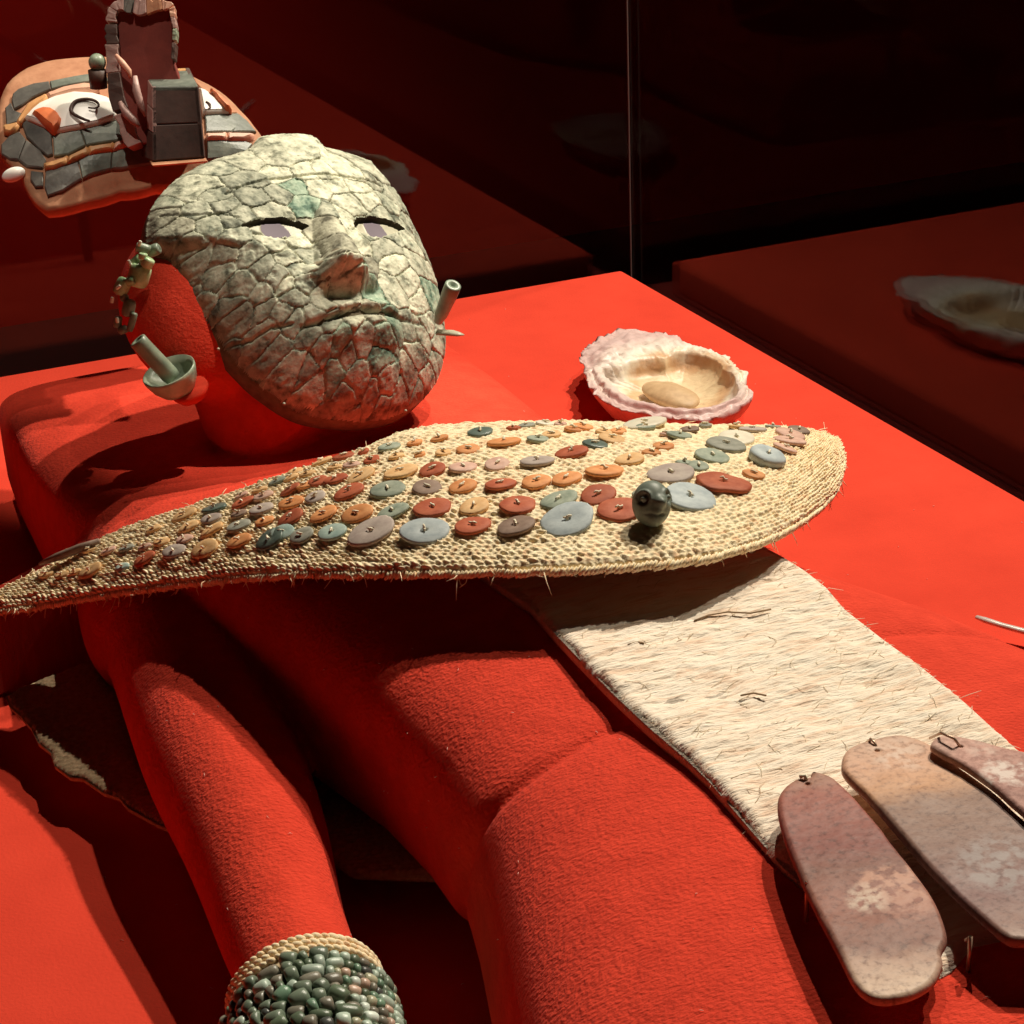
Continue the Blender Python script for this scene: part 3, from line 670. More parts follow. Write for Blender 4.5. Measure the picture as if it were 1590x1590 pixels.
back_poly = [(8,1078),(150,1020),(330,1000),(560,1150),(720,1345),(690,1362),(550,1357),(505,1330),(470,1335),(380,1325),(300,1300),(245,1278),(198,1252),(185,1236),(160,1228),(128,1206),(108,1204),(84,1186),(78,1166),(58,1150),(48,1128),(30,1108),(14,1094)]
o, _ = px_sheet("woven_back_panel", back_poly, .026, .004, M_weave2, hf=weave_sheet, grid=.0010, wob=.002)
tag(o, "shadowed woven fibre panel lying on the platform under the mannequin's arm", "woven panel")
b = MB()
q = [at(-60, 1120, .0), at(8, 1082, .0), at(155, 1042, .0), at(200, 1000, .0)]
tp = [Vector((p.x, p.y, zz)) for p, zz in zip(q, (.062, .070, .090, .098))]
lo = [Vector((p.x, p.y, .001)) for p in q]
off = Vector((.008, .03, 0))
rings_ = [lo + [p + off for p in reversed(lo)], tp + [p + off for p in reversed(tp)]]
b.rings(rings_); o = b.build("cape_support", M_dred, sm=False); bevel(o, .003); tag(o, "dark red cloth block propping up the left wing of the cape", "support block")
# ------------------------------------------------------------------ felt apron
FZ = .167
felt_poly = [(745,880),(780,905),(822,932),(860,975),(905,1022),(952,1070),(1010,1124),(1062,1168),(1100,1204),(1150,1262),(1215,1338),(1280,1395),(1345,1445),(1400,1490),(1440,1518),(1478,1500),(1510,1462),(1560,1452),(1640,1440),(1760,1400),(1720,1290),(1600,1175),(1560,1140),(1500,1085),(1435,1032),(1370,985),(1312,940),(1282,905),(1250,880),(1215,858),(1185,842),(1100,800)]
def felt_h(X, Y, D):
    n = .0040 * fbm(X * 22, Y * 28, 12, 3) + .0015 * fbm(X * 60, Y * 220, 14, 3) + .0007 * fbm(X * 160, Y * 700, 18, 2)
    return n
o, FP = px_sheet("fibre_apron", felt_poly, FZ, .009, M_felt, hf=felt_h, grid=.0009, wob=.003, edge_round=.006)
apron = tag(o, "long cream matted fibre apron lying over the mannequin's belly under the stone plaques", "apron")
b = MB(); PF = np.array([(p.x, p.y) for p in FP])
NHR = 9000
hx_ = rng.uniform(PF[:, 0].min(), PF[:, 0].max(), NHR); hy_ = rng.uniform(-1.35, PF[:, 1].max(), NHR)
m_ = inpoly(hx_, hy_, PF) & (poly_d(hx_, hy_, list(PF) + [PF[0]]) > .006); hx_, hy_ = hx_[m_][:350], hy_[m_][:350]; n_ = len(hx_)
ha = rng.normal(.25, .55, n_); hl_ = rng.uniform(.004, .016, n_); dx, dy = np.cos(ha) * hl_, np.sin(ha) * hl_; qq = rng.uniform(-.3, .3, n_)
def fz(x, y): return FZ + felt_h(x, y, 0)
H3 = [np.stack([hx_, hy_, fz(hx_, hy_) + .0002], 1), np.stack([hx_ + dx * .5 - dy * qq, hy_ + dy * .5 + dx * qq, fz(hx_ + dx * .5 - dy * qq, hy_ + dy * .5 + dx * qq) + rng.uniform(.0002, .0008, n_)], 1), np.stack([hx_ + dx, hy_ + dy, fz(hx_ + dx, hy_ + dy) + .0002], 1)]
for k in range(n_): b.tube([Vector(H3[0][k]), Vector(H3[1][k]), Vector(H3[2][k])], [.00014, .0002, .0001], 3, cap=False)
M_fib = mat("loose_fibre_hair", [(.3, (.50, .33, .20)), (.5, (.80, .68, .50)), (.7, (.9, .83, .66))], scale=18, rough=.8)
o = b.build("surface_fibre", M_fib); o.parent = apron; tag(o, None, kind="stuff")
b = MB()
for i in range(len(PF)):
    a, c = PF[i], PF[(i + 1) % len(PF)]; L_ = np.hypot(*(c - a)); nrm = np.array([(c - a)[1], -(c - a)[0]]) / (L_ + 1e-9)
    if not inpoly(np.array([(a + c)[0] / 2 - nrm[0] * .003]), np.array([(a + c)[1] / 2 - nrm[1] * .003]), PF)[0]: nrm = -nrm
    for k in range(int(L_ / .0018)):
        q = a + (c - a) * random.random(); z = FZ - random.uniform(.0005, .008)
        p = Vector((q[0], q[1], z)) - Vector((nrm[0], nrm[1], 0)) * .0030; t_ = (c - a) / L_ * random.uniform(-1.2, 1.2)
        e = p + Vector((nrm[0] + t_[0], nrm[1] + t_[1], random.uniform(-.5, .4))).normalized() * random.uniform(.0028, .0045) * (1.5 if random.random() < .05 else 1)
        b.tube([p, p.lerp(e, .5) + Vector((0, 0, .0004)), e], [.00022, .0002, .00008], 3, cap=False)
o = b.build("edge_fibre", M_fib); o.parent = apron; tag(o, None, kind="stuff")
M_bf = mat("brown_fibre", [(0, (.28, .17, .08)), (1, (.4, .26, .14))])
for pts in ([(1078,964),(1100,955),(1130,950),(1165,952),(1197,946)], [(975,1001),(988,997),(1000,999)], [(1150,1080),(1170,1076),(1190,1080)]):
    b = MB(); b.tube([at(x, y, FZ + .002) for x, y in pts], .0005, 5)
    o = b.build("dark_fibre", M_bf); o.parent = apron
M_white = mat("white_support", [(0, (.8, .76, .68)), (1, (.88, .84, .78))], rough=.5)
b = MB(); b.tube([at(x, y, FZ - .010) for x, y in ((1030,1134),(1055,1158),(1082,1186),(1096,1202))], .0016, 6); o = b.build("apron_backing", M_white); o.parent = apron

# ------------------------------------------------------------------ stone plaques
def plq_extra(col1, col2, p0, p1, w_=.02, col3=None, spot_=None):
    """bands of natural colour across the stone between two points, and a worn patch"""
    def f(nt, tc, out):
        N, L = nt.nodes, nt.links
        d = (p1 - p0); L2 = d.length_squared
        no = N.new("ShaderNodeTexNoise"); no.inputs["Scale"].default_value = 75; no.inputs["Detail"].default_value = 9; no.inputs["Roughness"].default_value = .65; L.new(tc.outputs["Object"], no.inputs["Vector"])
        off = N.new("ShaderNodeVectorMath"); off.operation = 'MULTIPLY_ADD'; L.new(no.outputs["Color"], off.inputs[0]); off.inputs[1].default_value = (w_, w_, 0); L.new(tc.outputs["Object"], off.inputs[2])
        sb = N.new("ShaderNodeVectorMath"); sb.operation = 'SUBTRACT'; L.new(off.outputs[0], sb.inputs[0]); sb.inputs[1].default_value = (p0.x + w_ / 2, p0.y + w_ / 2, p0.z)
        dt = N.new("ShaderNodeVectorMath"); dt.operation = 'DOT_PRODUCT'; L.new(sb.outputs[0], dt.inputs[0]); dt.inputs[1].default_value = (d.x / L2, d.y / L2, 0)
        cr_ = N.new("ShaderNodeValToRGB"); el = cr_.color_ramp.elements
        while len(el) < len(col1): el.new(.5)
        for e, (p, c) in zip(el, col1): e.position = p; e.color = (*c, 1)
        L.new(dt.outputs["Value"], cr_.inputs[0])
        mx = N.new("ShaderNodeMix"); mx.data_type = 'RGBA'; mx.blend_type = 'MULTIPLY'; mx.inputs[0].default_value = 1; L.new(cr_.outputs[0], mx.inputs[6]); L.new(out, mx.inputs[7])
        res = mx.outputs[2]
        for (q, rx, col) in (spot_ or []):
            ds = N.new("ShaderNodeVectorMath"); ds.operation = 'DISTANCE'; L.new(off.outputs[0], ds.inputs[0]); ds.inputs[1].default_value = (q.x + w_ / 2, q.y + w_ / 2, q.z)
            r = N.new("ShaderNodeValToRGB"); r.color_ramp.elements[0].position = rx * .96; r.color_ramp.elements[0].color = (1, 1, 1, 1); r.color_ramp.elements[1].position = rx; r.color_ramp.elements[1].color = (0, 0, 0, 1); L.new(ds.outputs["Value"], r.inputs[0])
            n2 = N.new("ShaderNodeTexNoise"); n2.inputs["Scale"].default_value = 190; n2.inputs["Detail"].default_value = 8; L.new(tc.outputs["Object"], n2.inputs["Vector"])
            mq = N.new("ShaderNodeMath"); mq.operation = 'MULTIPLY_ADD'; mq.use_clamp = True; mq.inputs[1].default_value = 7; mq.inputs[2].default_value = -2.9; L.new(n2.outputs["Fac"], mq.inputs[0])
            mm = N.new("ShaderNodeMath"); mm.operation = 'MULTIPLY'; L.new(r.outputs[0], mm.inputs[0]); L.new(mq.outputs[0], mm.inputs[1])
            m2 = N.new("ShaderNodeMath"); m2.operation = 'MULTIPLY'; L.new(mm.outputs[0], m2.inputs[0]); m2.inputs[1].default_value = .9; m2.use_clamp = True
            mx2 = N.new("ShaderNodeMix"); mx2.data_type = 'RGBA'; L.new(m2.outputs[0], mx2.inputs[0]); L.new(res, mx2.inputs[6]); mx2.inputs[7].default_value = (*col, 1); res = mx2.outputs[2]
        return res
    return f
def plate_mesh(name, poly, z, thick, mt, hf=None, hole=None, tilt=(0, 0), gs=.0012, rnd=.0022, label=None):
    c = [at(x, y, z) for x, y in poly]
    cc = [tuple(p) for p in [c[-1]] + c + c[:2]]; P = crom(cc, (len(cc) - 1) * 6 + 1)[6: 6 + len(c) * 6]
    xy = P[:, :2]; cen = xy.mean(0)
    pts = []; n = len(xy); insets = [(0, -thick * .5), (.25, -thick * .22), (.6, -thick * .06), (1.0, 0)]
    # inner ring points for CDT
    D_of = lambda x, y: poly_d(np.array([x]), np.array([y]), list(xy) + [xy[0]])[0]
    nx = np.roll(xy, -1, 0) - np.roll(xy, 1, 0); nx = np.stack([-nx[:, 1], nx[:, 0]], 1); nx /= np.linalg.norm(nx, axis=1, keepdims=True)
    tst = inpoly(xy[:, 0] + nx[:, 0] * .001, xy[:, 1] + nx[:, 1] * .001, xy)
    if tst.mean() < .5: nx = -nx
    inner = xy + nx * rnd
    X, Y = np.meshgrid(np.arange(xy[:, 0].min(), xy[:, 0].max(), gs), np.arange(xy[:, 1].min(), xy[:, 1].max(), gs), indexing='ij')
    m = inpoly(X, Y, inner) & (poly_d(X, Y, list(inner) + [inner[0]]) > gs * .6)
    if hole is not None:
        hp = at(hole[0], hole[1], z); m &= np.hypot(X - hp.x, Y - hp.y) > hole[2] * 1.6
    gp = [Vector((x, y)) for x, y in zip(X[m], Y[m])]
    vin = [Vector(tuple(p)) for p in inner] + gp; ed = [(i, (i + 1) % n) for i in range(n)]
    hid = []
    if hole is not None:
        h0 = len(vin); hid = [Vector((hp.x + math.cos(a) * hole[2], hp.y + math.sin(a) * hole[2])) for a in np.linspace(0, 2 * math.pi, 13)[:-1]]
        vin += hid; ed += [(h0 + i, h0 + (i + 1) % 12) for i in range(12)]
    r = delaunay_2d_cdt(vin, ed, [], 1, 1e-6)
    vo, fo, orig = r[0], r[2], r[3]
    hgt = lambda x, y: z + (hf(x, y) if hf else 0 * x)
    va = np.array([tuple(v) for v in vo]); hz = hgt(va[:, 0], va[:, 1]); vs = [Vector((v[0], v[1], h_)) for v, h_ in zip(va, hz)]; hin = hgt(inner[:, 0], inner[:, 1])
    fa = np.array([tuple(f) for f in fo if len(f) == 3]); qc = va[fa].mean(1); ok = inpoly(qc[:, 0], qc[:, 1], inner)
    if hole is not None: ok &= np.hypot(qc[:, 0] - hp.x, qc[:, 1] - hp.y) > hole[2] * .93
    fs = [tuple(int(i) for i in f) for f in fa[ok]]
    b = MB(); b.add(vs, fs)
    rings_ = []
    for f, dz in ((1, 0.0), (.55, -.06), (.2, -.25), (0, -.5), (.0, -.8), (.4, -1.0)):
        rings_.append([Vector((xy[i][0] + nx[i][0] * rnd * f, xy[i][1] + nx[i][1] * rnd * f, hin[i] + dz * thick)) for i in range(n)])
    b.rings(rings_, cap=False); b.add(rings_[-1], [tuple(range(n))])
    if hid:
        b.rings([[Vector((p[0], p[1], z + (float(hf(np.array([p[0]]), np.array([p[1]]))[0]) if hf else 0))) for p in hid], [Vector((p[0], p[1], z - thick * .9)) for p in hid]], cap=False)
    me = b.mesh(name); bm = bmesh.new(); bm.from_mesh(me); bmesh.ops.remove_doubles(bm, verts=bm.verts, dist=1e-5); bmesh.ops.recalc_face_normals(bm, faces=bm.faces); bm.to_mesh(me); bm.free()
    return link(name, me, mt)
PZ = .183
p1 = [(1208,1238),(1218,1220),(1233,1209),(1247,1205),(1258,1204),(1262,1196),(1289,1203),(1307,1216),(1328,1237),(1363,1277),(1387,1309),(1416,1345),(1446,1386),(1464,1424),(1471,1454),(1462,1474),(1464,1490),(1455,1513),(1437,1531),(1405,1546),(1369,1550),(1345,1543),(1325,1522),(1304,1481),(1277,1430),(1251,1377),(1224,1312),(1210,1268)]
A1, B1 = at(1255, 1205, PZ), at(1400, 1545, PZ)
nz = mat("plum_stone_plaque", [(.34, (.55, .50, .50)), (.45, (.86, .84, .84)), (.55, (1, 1, 1)), (.64, (1.0, .98, .97))], scale=300, rough=.5, bump=.35, bscale=240, spec=.2, bdist=.0008, detail=8,
         extra=plq_extra([(0, (.40, .22, .16)), (.10, (.36, .13, .10)), (.36, (.25, .085, .07)), (.46, (.25, .115, .09)), (.60, (.33, .14, .105)), (.80, (.27, .13, .10)), (.86, (.48, .31, .24)), (.97, (.68, .50, .38))], None, A1, B1, .018,
                         spot_=[(at(1385, 1375, PZ), .0125, (.55, .30, .22)), (at(1350, 1395, PZ), .008, (.66, .52, .42)), (at(1410, 1405, PZ), .008, (.48, .25, .19))]))
def h1(x, y): return .0007 * fbm(x * 60, y * 60, 5, 3)
o = plate_mesh("stone_plaque", p1, PZ, .0045, nz, hf=h1, hole=(1254, 1217, .0012)); tag(o, "plum brown oblong stone plaque, leftmost and smallest of the three on the fibre apron", "stone plaque", "stone plaques hanging over the apron")
p2 = [(1307,1179),(1316,1161),(1345,1148),(1387,1138),(1416,1142),(1446,1155),(1490,1189),(1540,1225),(1591,1271),(1640,1310),(1682,1345),(1712,1401),(1697,1439),(1653,1460),(1591,1458),(1564,1454),(1532,1430),(1490,1392),(1446,1348),(1399,1294),(1348,1235),(1312,1200)]
A2, B2 = at(1380, 1138, PZ + .003), at(1640, 1465, PZ + .003)
nz2 = mat("peach_grey_stone_plaque", [(.36, (.62, .58, .58)), (.46, (.88, .86, .86)), (.6, (1, 1, 1))], scale=380, rough=.48, bump=.3, bscale=320, spec=.2, bdist=.0006, detail=8,
          extra=plq_extra([(0, (.62, .42, .32)), (.15, (.66, .38, .25)), (.27, (.60, .33, .19)), (.36, (.30, .18, .135)), (.55, (.26, .15, .12)), (.78, (.25, .14, .13)), (.90, (.28, .15, .12)), (1.0, (.52, .38, .32))], None, A2, B2, .016,
                          spot_=[(at(1390, 1180, PZ), .012, (.68, .50, .40)), (at(1560, 1350, PZ), .02, (.30, .24, .23))]))
o = plate_mesh("stone_plaque", p2, PZ + .003, .005, nz2, hf=h1, hole=(1362, 1166, .0014)); tag(o, "large oblong plaque, peach on top and grey below, middle of three", "stone plaque", "stone plaques hanging over the apron")
p3 = [(1445,1156),(1452,1144),(1466,1140),(1485,1141),(1520,1148),(1560,1158),(1620,1172),(1700,1200),(1780,1245),(1800,1300),(1750,1370),(1690,1340),(1640,1302),(1591,1262),(1540,1218),(1495,1186),(1462,1168)]
A3, B3 = at(1460, 1150, PZ), at(1700, 1300, PZ)
nz3 = mat("rosy_white_stone_plaque", [(.36, (.64, .58, .58)), (.6, (1, 1, 1))], scale=300, rough=.58, bump=.45, bscale=300, spec=.14, bdist=.0007, detail=8,
          extra=plq_extra([(0, (.72, .52, .42)), (.25, (.62, .36, .30)), (.5, (.50, .28, .24)), (1, (.45, .26, .22))], None, A3, B3, .02, spot_=[(at(1560, 1225, PZ), .014, (.78, .66, .60)), (at(1520, 1190, PZ), .008, (.80, .68, .6))]))
o = plate_mesh("stone_plaque", p3, PZ + .0085, .004, nz3, hf=h1, hole=(1492, 1160, .0012)); tag(o, "rosy and whitish stone plaque, rightmost of the three and cut by the frame", "stone plaque", "stone plaques hanging over the apron")
# wire posts and ties that hold the plaques
def wire(pts, r, label, cat="wire"):
    b = MB(); b.tube(pts, r, 6); o = b.build("support_wire", M_wire); tag(o, label, cat, "wires holding the plaques"); return o
q = at(1252, 1432, .163); wire([q, q + Vector((0, 0, .020)), at(1262, 1388, PZ - .004) + Vector((.002, .002, 0))], .0009, "copper wire post on the red plush under the left edge of the leftmost plaque")
q = at(1503, 1512, .163); wire([q, q + Vector((0, 0, .018)), at(1500, 1460, PZ - .006)], .0009, "copper wire post at the bottom corner of the apron between two plaques")
b = MB(); a = at(1352, 1150, PZ + .0035); c = at(1364, 1167, PZ + .001); b.tube([a + Vector((0, .004, -.006)), a + Vector((0, 0, .001)), a.lerp(c, .5) + Vector((0, 0, .0018)), c], .0007, 6)
o = b.build("wire_tie", M_wire); tag(o, "short copper wire tie looped through the hole of the peach and grey plaque", "wire", "wires holding the plaques")
b = MB(); b.tube([at(1242, 1206, PZ + .001), at(1250, 1204, PZ + .002), at(1253, 1214, PZ - .001)], .001, 6); o = b.build("wire_tie", M_thread); tag(o, "pale thread tie through the notched top of the plum brown plaque", "thread", "wires holding the plaques")
b = MB(); b.tube([at(1444, 1146, PZ + .002), at(1462, 1138, PZ + .012), at(1482, 1147, PZ + .0125), at(1492, 1161, PZ + .008)], .0007, 6); o = b.build("wire_tie", M_wire); tag(o, "arched copper wire tie through the top of the rosy whitish plaque", "wire", "wires holding the plaques")

# ------------------------------------------------------------------ bone needle
M_bone = mat("polished_bone", [(.3, (.52, .44, .40)), (.7, (.78, .70, .64))], scale=120, rough=.25, spec=.6, stretch=(.3, 1, 1))
b = MB(); nd = [at(1516, 958, .012), at(1530, 963, .012), at(1555, 971, .011), at(1600, 983, .010), at(1700, 1012, .009), at(1800, 1040, .008)]
b.tube(nd, [.0018, .0028, .0026, .0028, .003, .0015], 12, flat=.7); o = b.build("bone_needle", M_bone); tag(o, "pale polished bone needle lying on the red platform at the right edge of the picture", "bone needle")

# ------------------------------------------------------------------ big shell with a pebble
sh_out = [(906,536),(922,524),(940,514),(960,504),(985,502),(1021,509),(1051,515),(1069,530),(1107,544),(1138,562),(1160,581),(1157,593),(1170,603),(1168,613),(1152,625),(1121,639),(1091,647),(1053,645),(1009,639),(970,631),(940,619),(924,605),(914,585),(907,560)]
sh_in = [(936,577),(945,574),(955,576),(960,573),(993,563),(1033,559),(1065,551),(1097,558),(1121,577),(1142,599),(1144,617),(1121,631),(1071,640),(1031,636),(993,627),(966,613),(948,595)]
ZR = .036
so = np.array([(lambda p: (p.x, p.y))(at(x, y, ZR)) for x, y in sh_out]); s_in = np.array([(lambda p: (p.x, p.y))(at(x, y, ZR - .004)) for x, y in sh_in])
sc_ = at(1052, 598, .02); sc2 = np.array((sc_.x, sc_.y))
def polar(P, c):
    a = np.arctan2(P[:, 1] - c[1], P[:, 0] - c[0]); r = np.hypot(P[:, 0] - c[0], P[:, 1] - c[1]); o_ = np.argsort(a); a, r = a[o_], r[o_]
    return lambda t: np.interp(t, np.concatenate([a - 2 * math.pi, a, a + 2 * math.pi]), np.tile(r, 3))
Ro, Ri = polar(so, sc2), polar(s_in, sc2)
NA = 260; ang = np.linspace(-math.pi, math.pi, NA, endpoint=False)
rings_ = []; rough_ = lambda x, y, s, a: a * fbm(np.asarray(x) * s, np.asarray(y) * s, 33, 4)
hw_ = np.clip((Ro(ang) - Ri(ang)) / .035, 0, 1.3)                         # wide at the hinge
def ringpts(r, z): return np.stack([sc2[0] + r * np.cos(ang), sc2[1] + r * np.sin(ang), z], 1)
prof_in = [(.02, .010), (.2, .0102), (.4, .0115), (.6, .014), (.75, .018), (.88, .0235), (.96, .029), (1.0, .0325)]
for f, z in prof_in:
    r = Ri(ang) * f; zz = np.full(NA, z) - .004 * hw_ * (f > .8) * (f < .99); P = ringpts(r, zz); P[:, 2] += rough_(P[:, 0], P[:, 1], 70, .0012) * f; rings_.append(P)
K = 22
for k in range(1, K + 1):
    t = k / K; r = Ri(ang) * (1 - t) + Ro(ang) * t
    z = ZR - .0015 + .0055 * np.sin(np.clip(t * 1.2, 0, 1) * math.pi) * np.clip(hw_, .25, 1) - .004 * hw_ * t + .001 * t
    z = z - .0035 * gauss(t - .62, .10) * (hw_ < .7)
    P = ringpts(r, z); rg = .0022 * np.clip(hw_, .3, 1.2)
    P[:, 2] += rg * 1.6 * fbm(P[:, 0] * 160, P[:, 1] * 160, 43, 4) + .0016 * fbm(P[:, 0] * 420, P[:, 1] * 420, 53, 2) * t
    P[:, 2] += .0006 * np.sin(ang * 34 + 3 * fbm(P[:, 0] * 60, P[:, 1] * 60, 63, 2)) * t * (1 - np.clip(hw_, 0, 1)) 
    P[:, :2] += ((P[:, :2] - sc2) * (.05 * vnoise(ang * 5, ang * 0 + 2, 71)[:, None] * t + .035 * vnoise(ang * 17, ang * 0 + 5, 77)[:, None] * t))
    # two slots and a pit in the hinge
    rings_.append(P)
for f, z in ((.995, ZR - .006), (.955, ZR - .013), (.88, .014), (.74, .006), (.55, .0012), (.3, .0008), (.02, .0006)):
    P = ringpts(Ro(ang) * f, np.full(NA, z)); P[:, 2] += .002 * fbm(P[:, 0] * 120, P[:, 1] * 120, 83, 3) * (z > .004); rings_.append(P)
allr = np.array(rings_)
for (x, y, dpt, wd) in ((1000, 543, .006, .0045), (961, 549, .0035, .0022), (965, 553, .0035, .0022), (940, 549, .0025, .002), (970, 530, .002, .003), (1040, 530, .002, .003)):
    q = at(x, y, ZR + .002); d = np.hypot(allr[:31, :, 0] - q.x, allr[:31, :, 1] - q.y); allr[:31, :, 2] -= dpt * gauss(d, wd)
b = MB(); b.rings([[Vector(p) for p in r] for r in allr])
def shell_mat():
    q0 = Vector((sc2[0], sc2[1], 0))
    def f(nt, tc, out):
        N, L = nt.nodes, nt.links
        no = N.new("ShaderNodeTexNoise"); no.inputs["Scale"].default_value = 60; no.inputs["Detail"].default_value = 6; L.new(tc.outputs["Object"], no.inputs["Vector"])
        off = N.new("ShaderNodeVectorMath"); off.operation = 'MULTIPLY_ADD'; L.new(no.outputs["Color"], off.inputs[0]); off.inputs[1].default_value = (.03, .03, .0); L.new(tc.outputs["Object"], off.inputs[2])
        ds = N.new("ShaderNodeVectorMath"); ds.operation = 'DISTANCE'; L.new(off.outputs[0], ds.inputs[0]); ds.inputs[1].default_value = (q0.x + .017, q0.y + .012, .02)
        r = N.new("ShaderNodeValToRGB"); el = r.color_ramp.elements; [el.new(.5) for _ in range(5)]
        for e, (p, c) in zip(el, ((0, (.86, .70, .46)), (.035, (.84, .66, .42)), (.046, (.70, .42, .22)), (.056, (.90, .82, .66)), (.066, (.90, .82, .74)), (.080, (.80, .66, .60)), (.095, (.72, .52, .50)))): e.position = p; e.color = (*c, 1)
        L.new(ds.outputs["Value"], r.inputs[0])
        mx = N.new("ShaderNodeMix"); mx.data_type = 'RGBA'; mx.blend_type = 'MULTIPLY'; mx.inputs[0].default_value = 1; L.new(r.outputs[0], mx.inputs[6]); L.new(out, mx.inputs[7]); return mx.outputs[2]
    return mat("shell_nacre", [(.3, (.62, .52, .50)), (.42, (.92, .88, .85)), (.7, (1, 1, 1))], scale=85, rough=.4, bump=.5, bscale=200, bdist=.001, detail=9, extra=f)
o = b.build("oyster_shell", shell_mat()); tag(o, "big pink and white hollow shell holding a tan pebble on the platform behind the cape", "shell")
q = at(1041, 618, .018); ax = (at(1068, 634, .018) - at(1012, 606, .018)); ax.z = 0; hl = ax.length / 2; ax.normalize(); ay = Vector((-ax.y, ax.x, 0))
b = MB(); b.ell(q + Vector((0, 0, .003)), (ax * hl * 1.25, ay * hl * .68, Vector((0, 0, .0085))), 32, 20); me = b.mesh("pebble")
for v in me.vertices: v.co += (v.co - q) * .10 * noise.noise(v.co * 55)
o = link("pebble", me, mat("tan_pebble", [(.3, (.50, .32, .17)), (.7, (.66, .45, .25))], scale=110, rough=.55, bump=.3, bscale=220)); tag(o, "smooth tan brown pebble lying in the hollow of the big shell", "pebble")

# ------------------------------------------------------------------ ear ornaments
M_jl = mat("light_jade", [(.3, (.20, .36, .17)), (.5, (.36, .54, .28)), (.7, (.60, .72, .44))], scale=90, rough=.25, spec=.55, rnd=.12)
M_jd = mat("grey_jade", [(.3, (.12, .16, .115)), (.6, (.22, .27, .195)), (.8, (.34, .38, .28))], scale=90, rough=.35, spec=.5, rnd=.08)
M_jp = mat("pale_jade_disc", [(.3, (.20, .26, .19)), (.5, (.36, .42, .30)), (.75, (.58, .62, .46))], scale=60, rough=.35, spec=.5)
def ed(px, py): return att(px, py, (MASK_T - .008))
ear = empty("ear_ornament", ed(230, 480), "hanging jade ear ornament with flared disc and tube at the left side of the mask", "ear ornament")
def part(b, name, m): o = b.build(name, m); keep(o, ear); return o
S_ = (MASK_T - .008) / FOC
def rounded_bead(px, py, ln, rd, a, tz=0, m=None, name="jade_bead", hol=.3):
    c = att(px, py, (MASK_T - .008) - tz); d = (CR * math.cos(math.radians(a)) + CU * math.sin(math.radians(a)) - CF * .25).normalized()
    b = MB(); L_ = ln * S_ / 2; r = rd * S_ / 2
    pr = [(-1, .35), (-1.0, .72), (-.85, .93), (-.4, 1), (.4, 1), (.85, .93), (1.0, .72), (1, .35), (.8, .3)]
    b.tube([c + d * L_ * t for t, _ in pr], [r * q_ for _, q_ in pr], 18); return part(b, name, m)
for a in ((222, 386, 22, 17, 165, .004, M_jd), (238, 389, 22, 19, 20, .0, M_jd), (214, 408, 24, 22, 40, .004, M_jl), (229, 408, 16, 20, 60, .012, M_jl), (216, 428, 34, 34, 70, .006, M_jl), (190, 445, 26, 24, 60, .0, M_jl),
          (203, 437, 14, 14, 10, .012, M_jl), (222, 398, 10, 14, 80, .014, M_jl), (200, 478, 26, 20, 75, .002, M_jd), (193, 462, 12, 12, 40, .0, M_jd), (183, 500, 18, 13, 80, .0, M_jd), (191, 512, 14, 13, 20, .0, M_jd), (205, 500, 30, 11, 70, .004, M_jd)):
    rounded_bead(a[0], a[1], a[2], a[3], a[4], a[5], a[6])
for x, y in ((217, 378), (201, 408), (214, 414), (206, 438), (184, 446), (174, 466), (182, 497), (221, 404)):
    rounded_bead(x, y, 9, 5.5, random.uniform(30, 120), .010, mat("cream_thread_bead", [(0, (.8, .76, .6)), (1, (.9, .87, .72))]) if 'M_cb' not in globals() else M_cb, "shell_bead")
# flared disc (a shallow bowl) with the tube standing in it
dc = ed(264, 580); tdir = (ed(213, 528) - ed(262, 583)); tdir = (tdir.normalized() - CF * .45 + Vector((0, 0, .1))).normalized()
bx_ = tdir.cross(CF).normalized(); by_ = tdir.cross(bx_).normalized()
def lathe(c, ax, prof, seg=48, wob=0):
    a = ax.cross(Vector((.3, .2, 1))).normalized(); b_ = ax.cross(a).normalized(); rl = []
    for z, r in prof: rl.append([c + ax * z + (a * math.cos(t) + b_ * math.sin(t)) * r * (1 + wob * math.sin(2 * t + .5)) for t in np.linspace(0, 2 * math.pi, seg + 1)[:-1]])
    b = MB(); b.rings(rl, cap=True); return b
dn = (CU * .70 - CF * .58 - CR * .30).normalized()
Rr = 42 * S_
b = lathe(dc - dn * .004, dn, [(-.013, Rr * .42), (-.011, Rr * .62), (-.004, Rr * .86), (.004, Rr * .99), (.0065, Rr * 1.0), (.007, Rr * .955), (.002, Rr * .80), (-.003, Rr * .55), (-.006, Rr * .3), (-.0065, Rr * .05)], wob=.04)
part(b, "flared_disc", M_jp)
t0, t1 = ed(270, 588) + CF * -.003, att(213, 528, MASK_T - .025); td = (t1 - t0).normalized(); tl_ = (t1 - t0).length; tr = 14.5 * S_
b = lathe(t0, td, [(0, tr * .9), (tl_ * .1, tr), (tl_ * .85, tr * .95), (tl_ * .985, tr * .97), (tl_, tr * .9), (tl_, tr * .45), (tl_ * .8, tr * .4), (tl_ * .79, tr * .02)], seg=24); part(b, "jade_tube", M_jd)
b = lathe(dc - dn * .017 + CR * .008, dn, [(-.006, Rr * .3), (-.004, Rr * .55), (.001, Rr * .72), (.004, Rr * .70), (.0045, Rr * .1)]); o = part(b, "backing_pad", M_red)
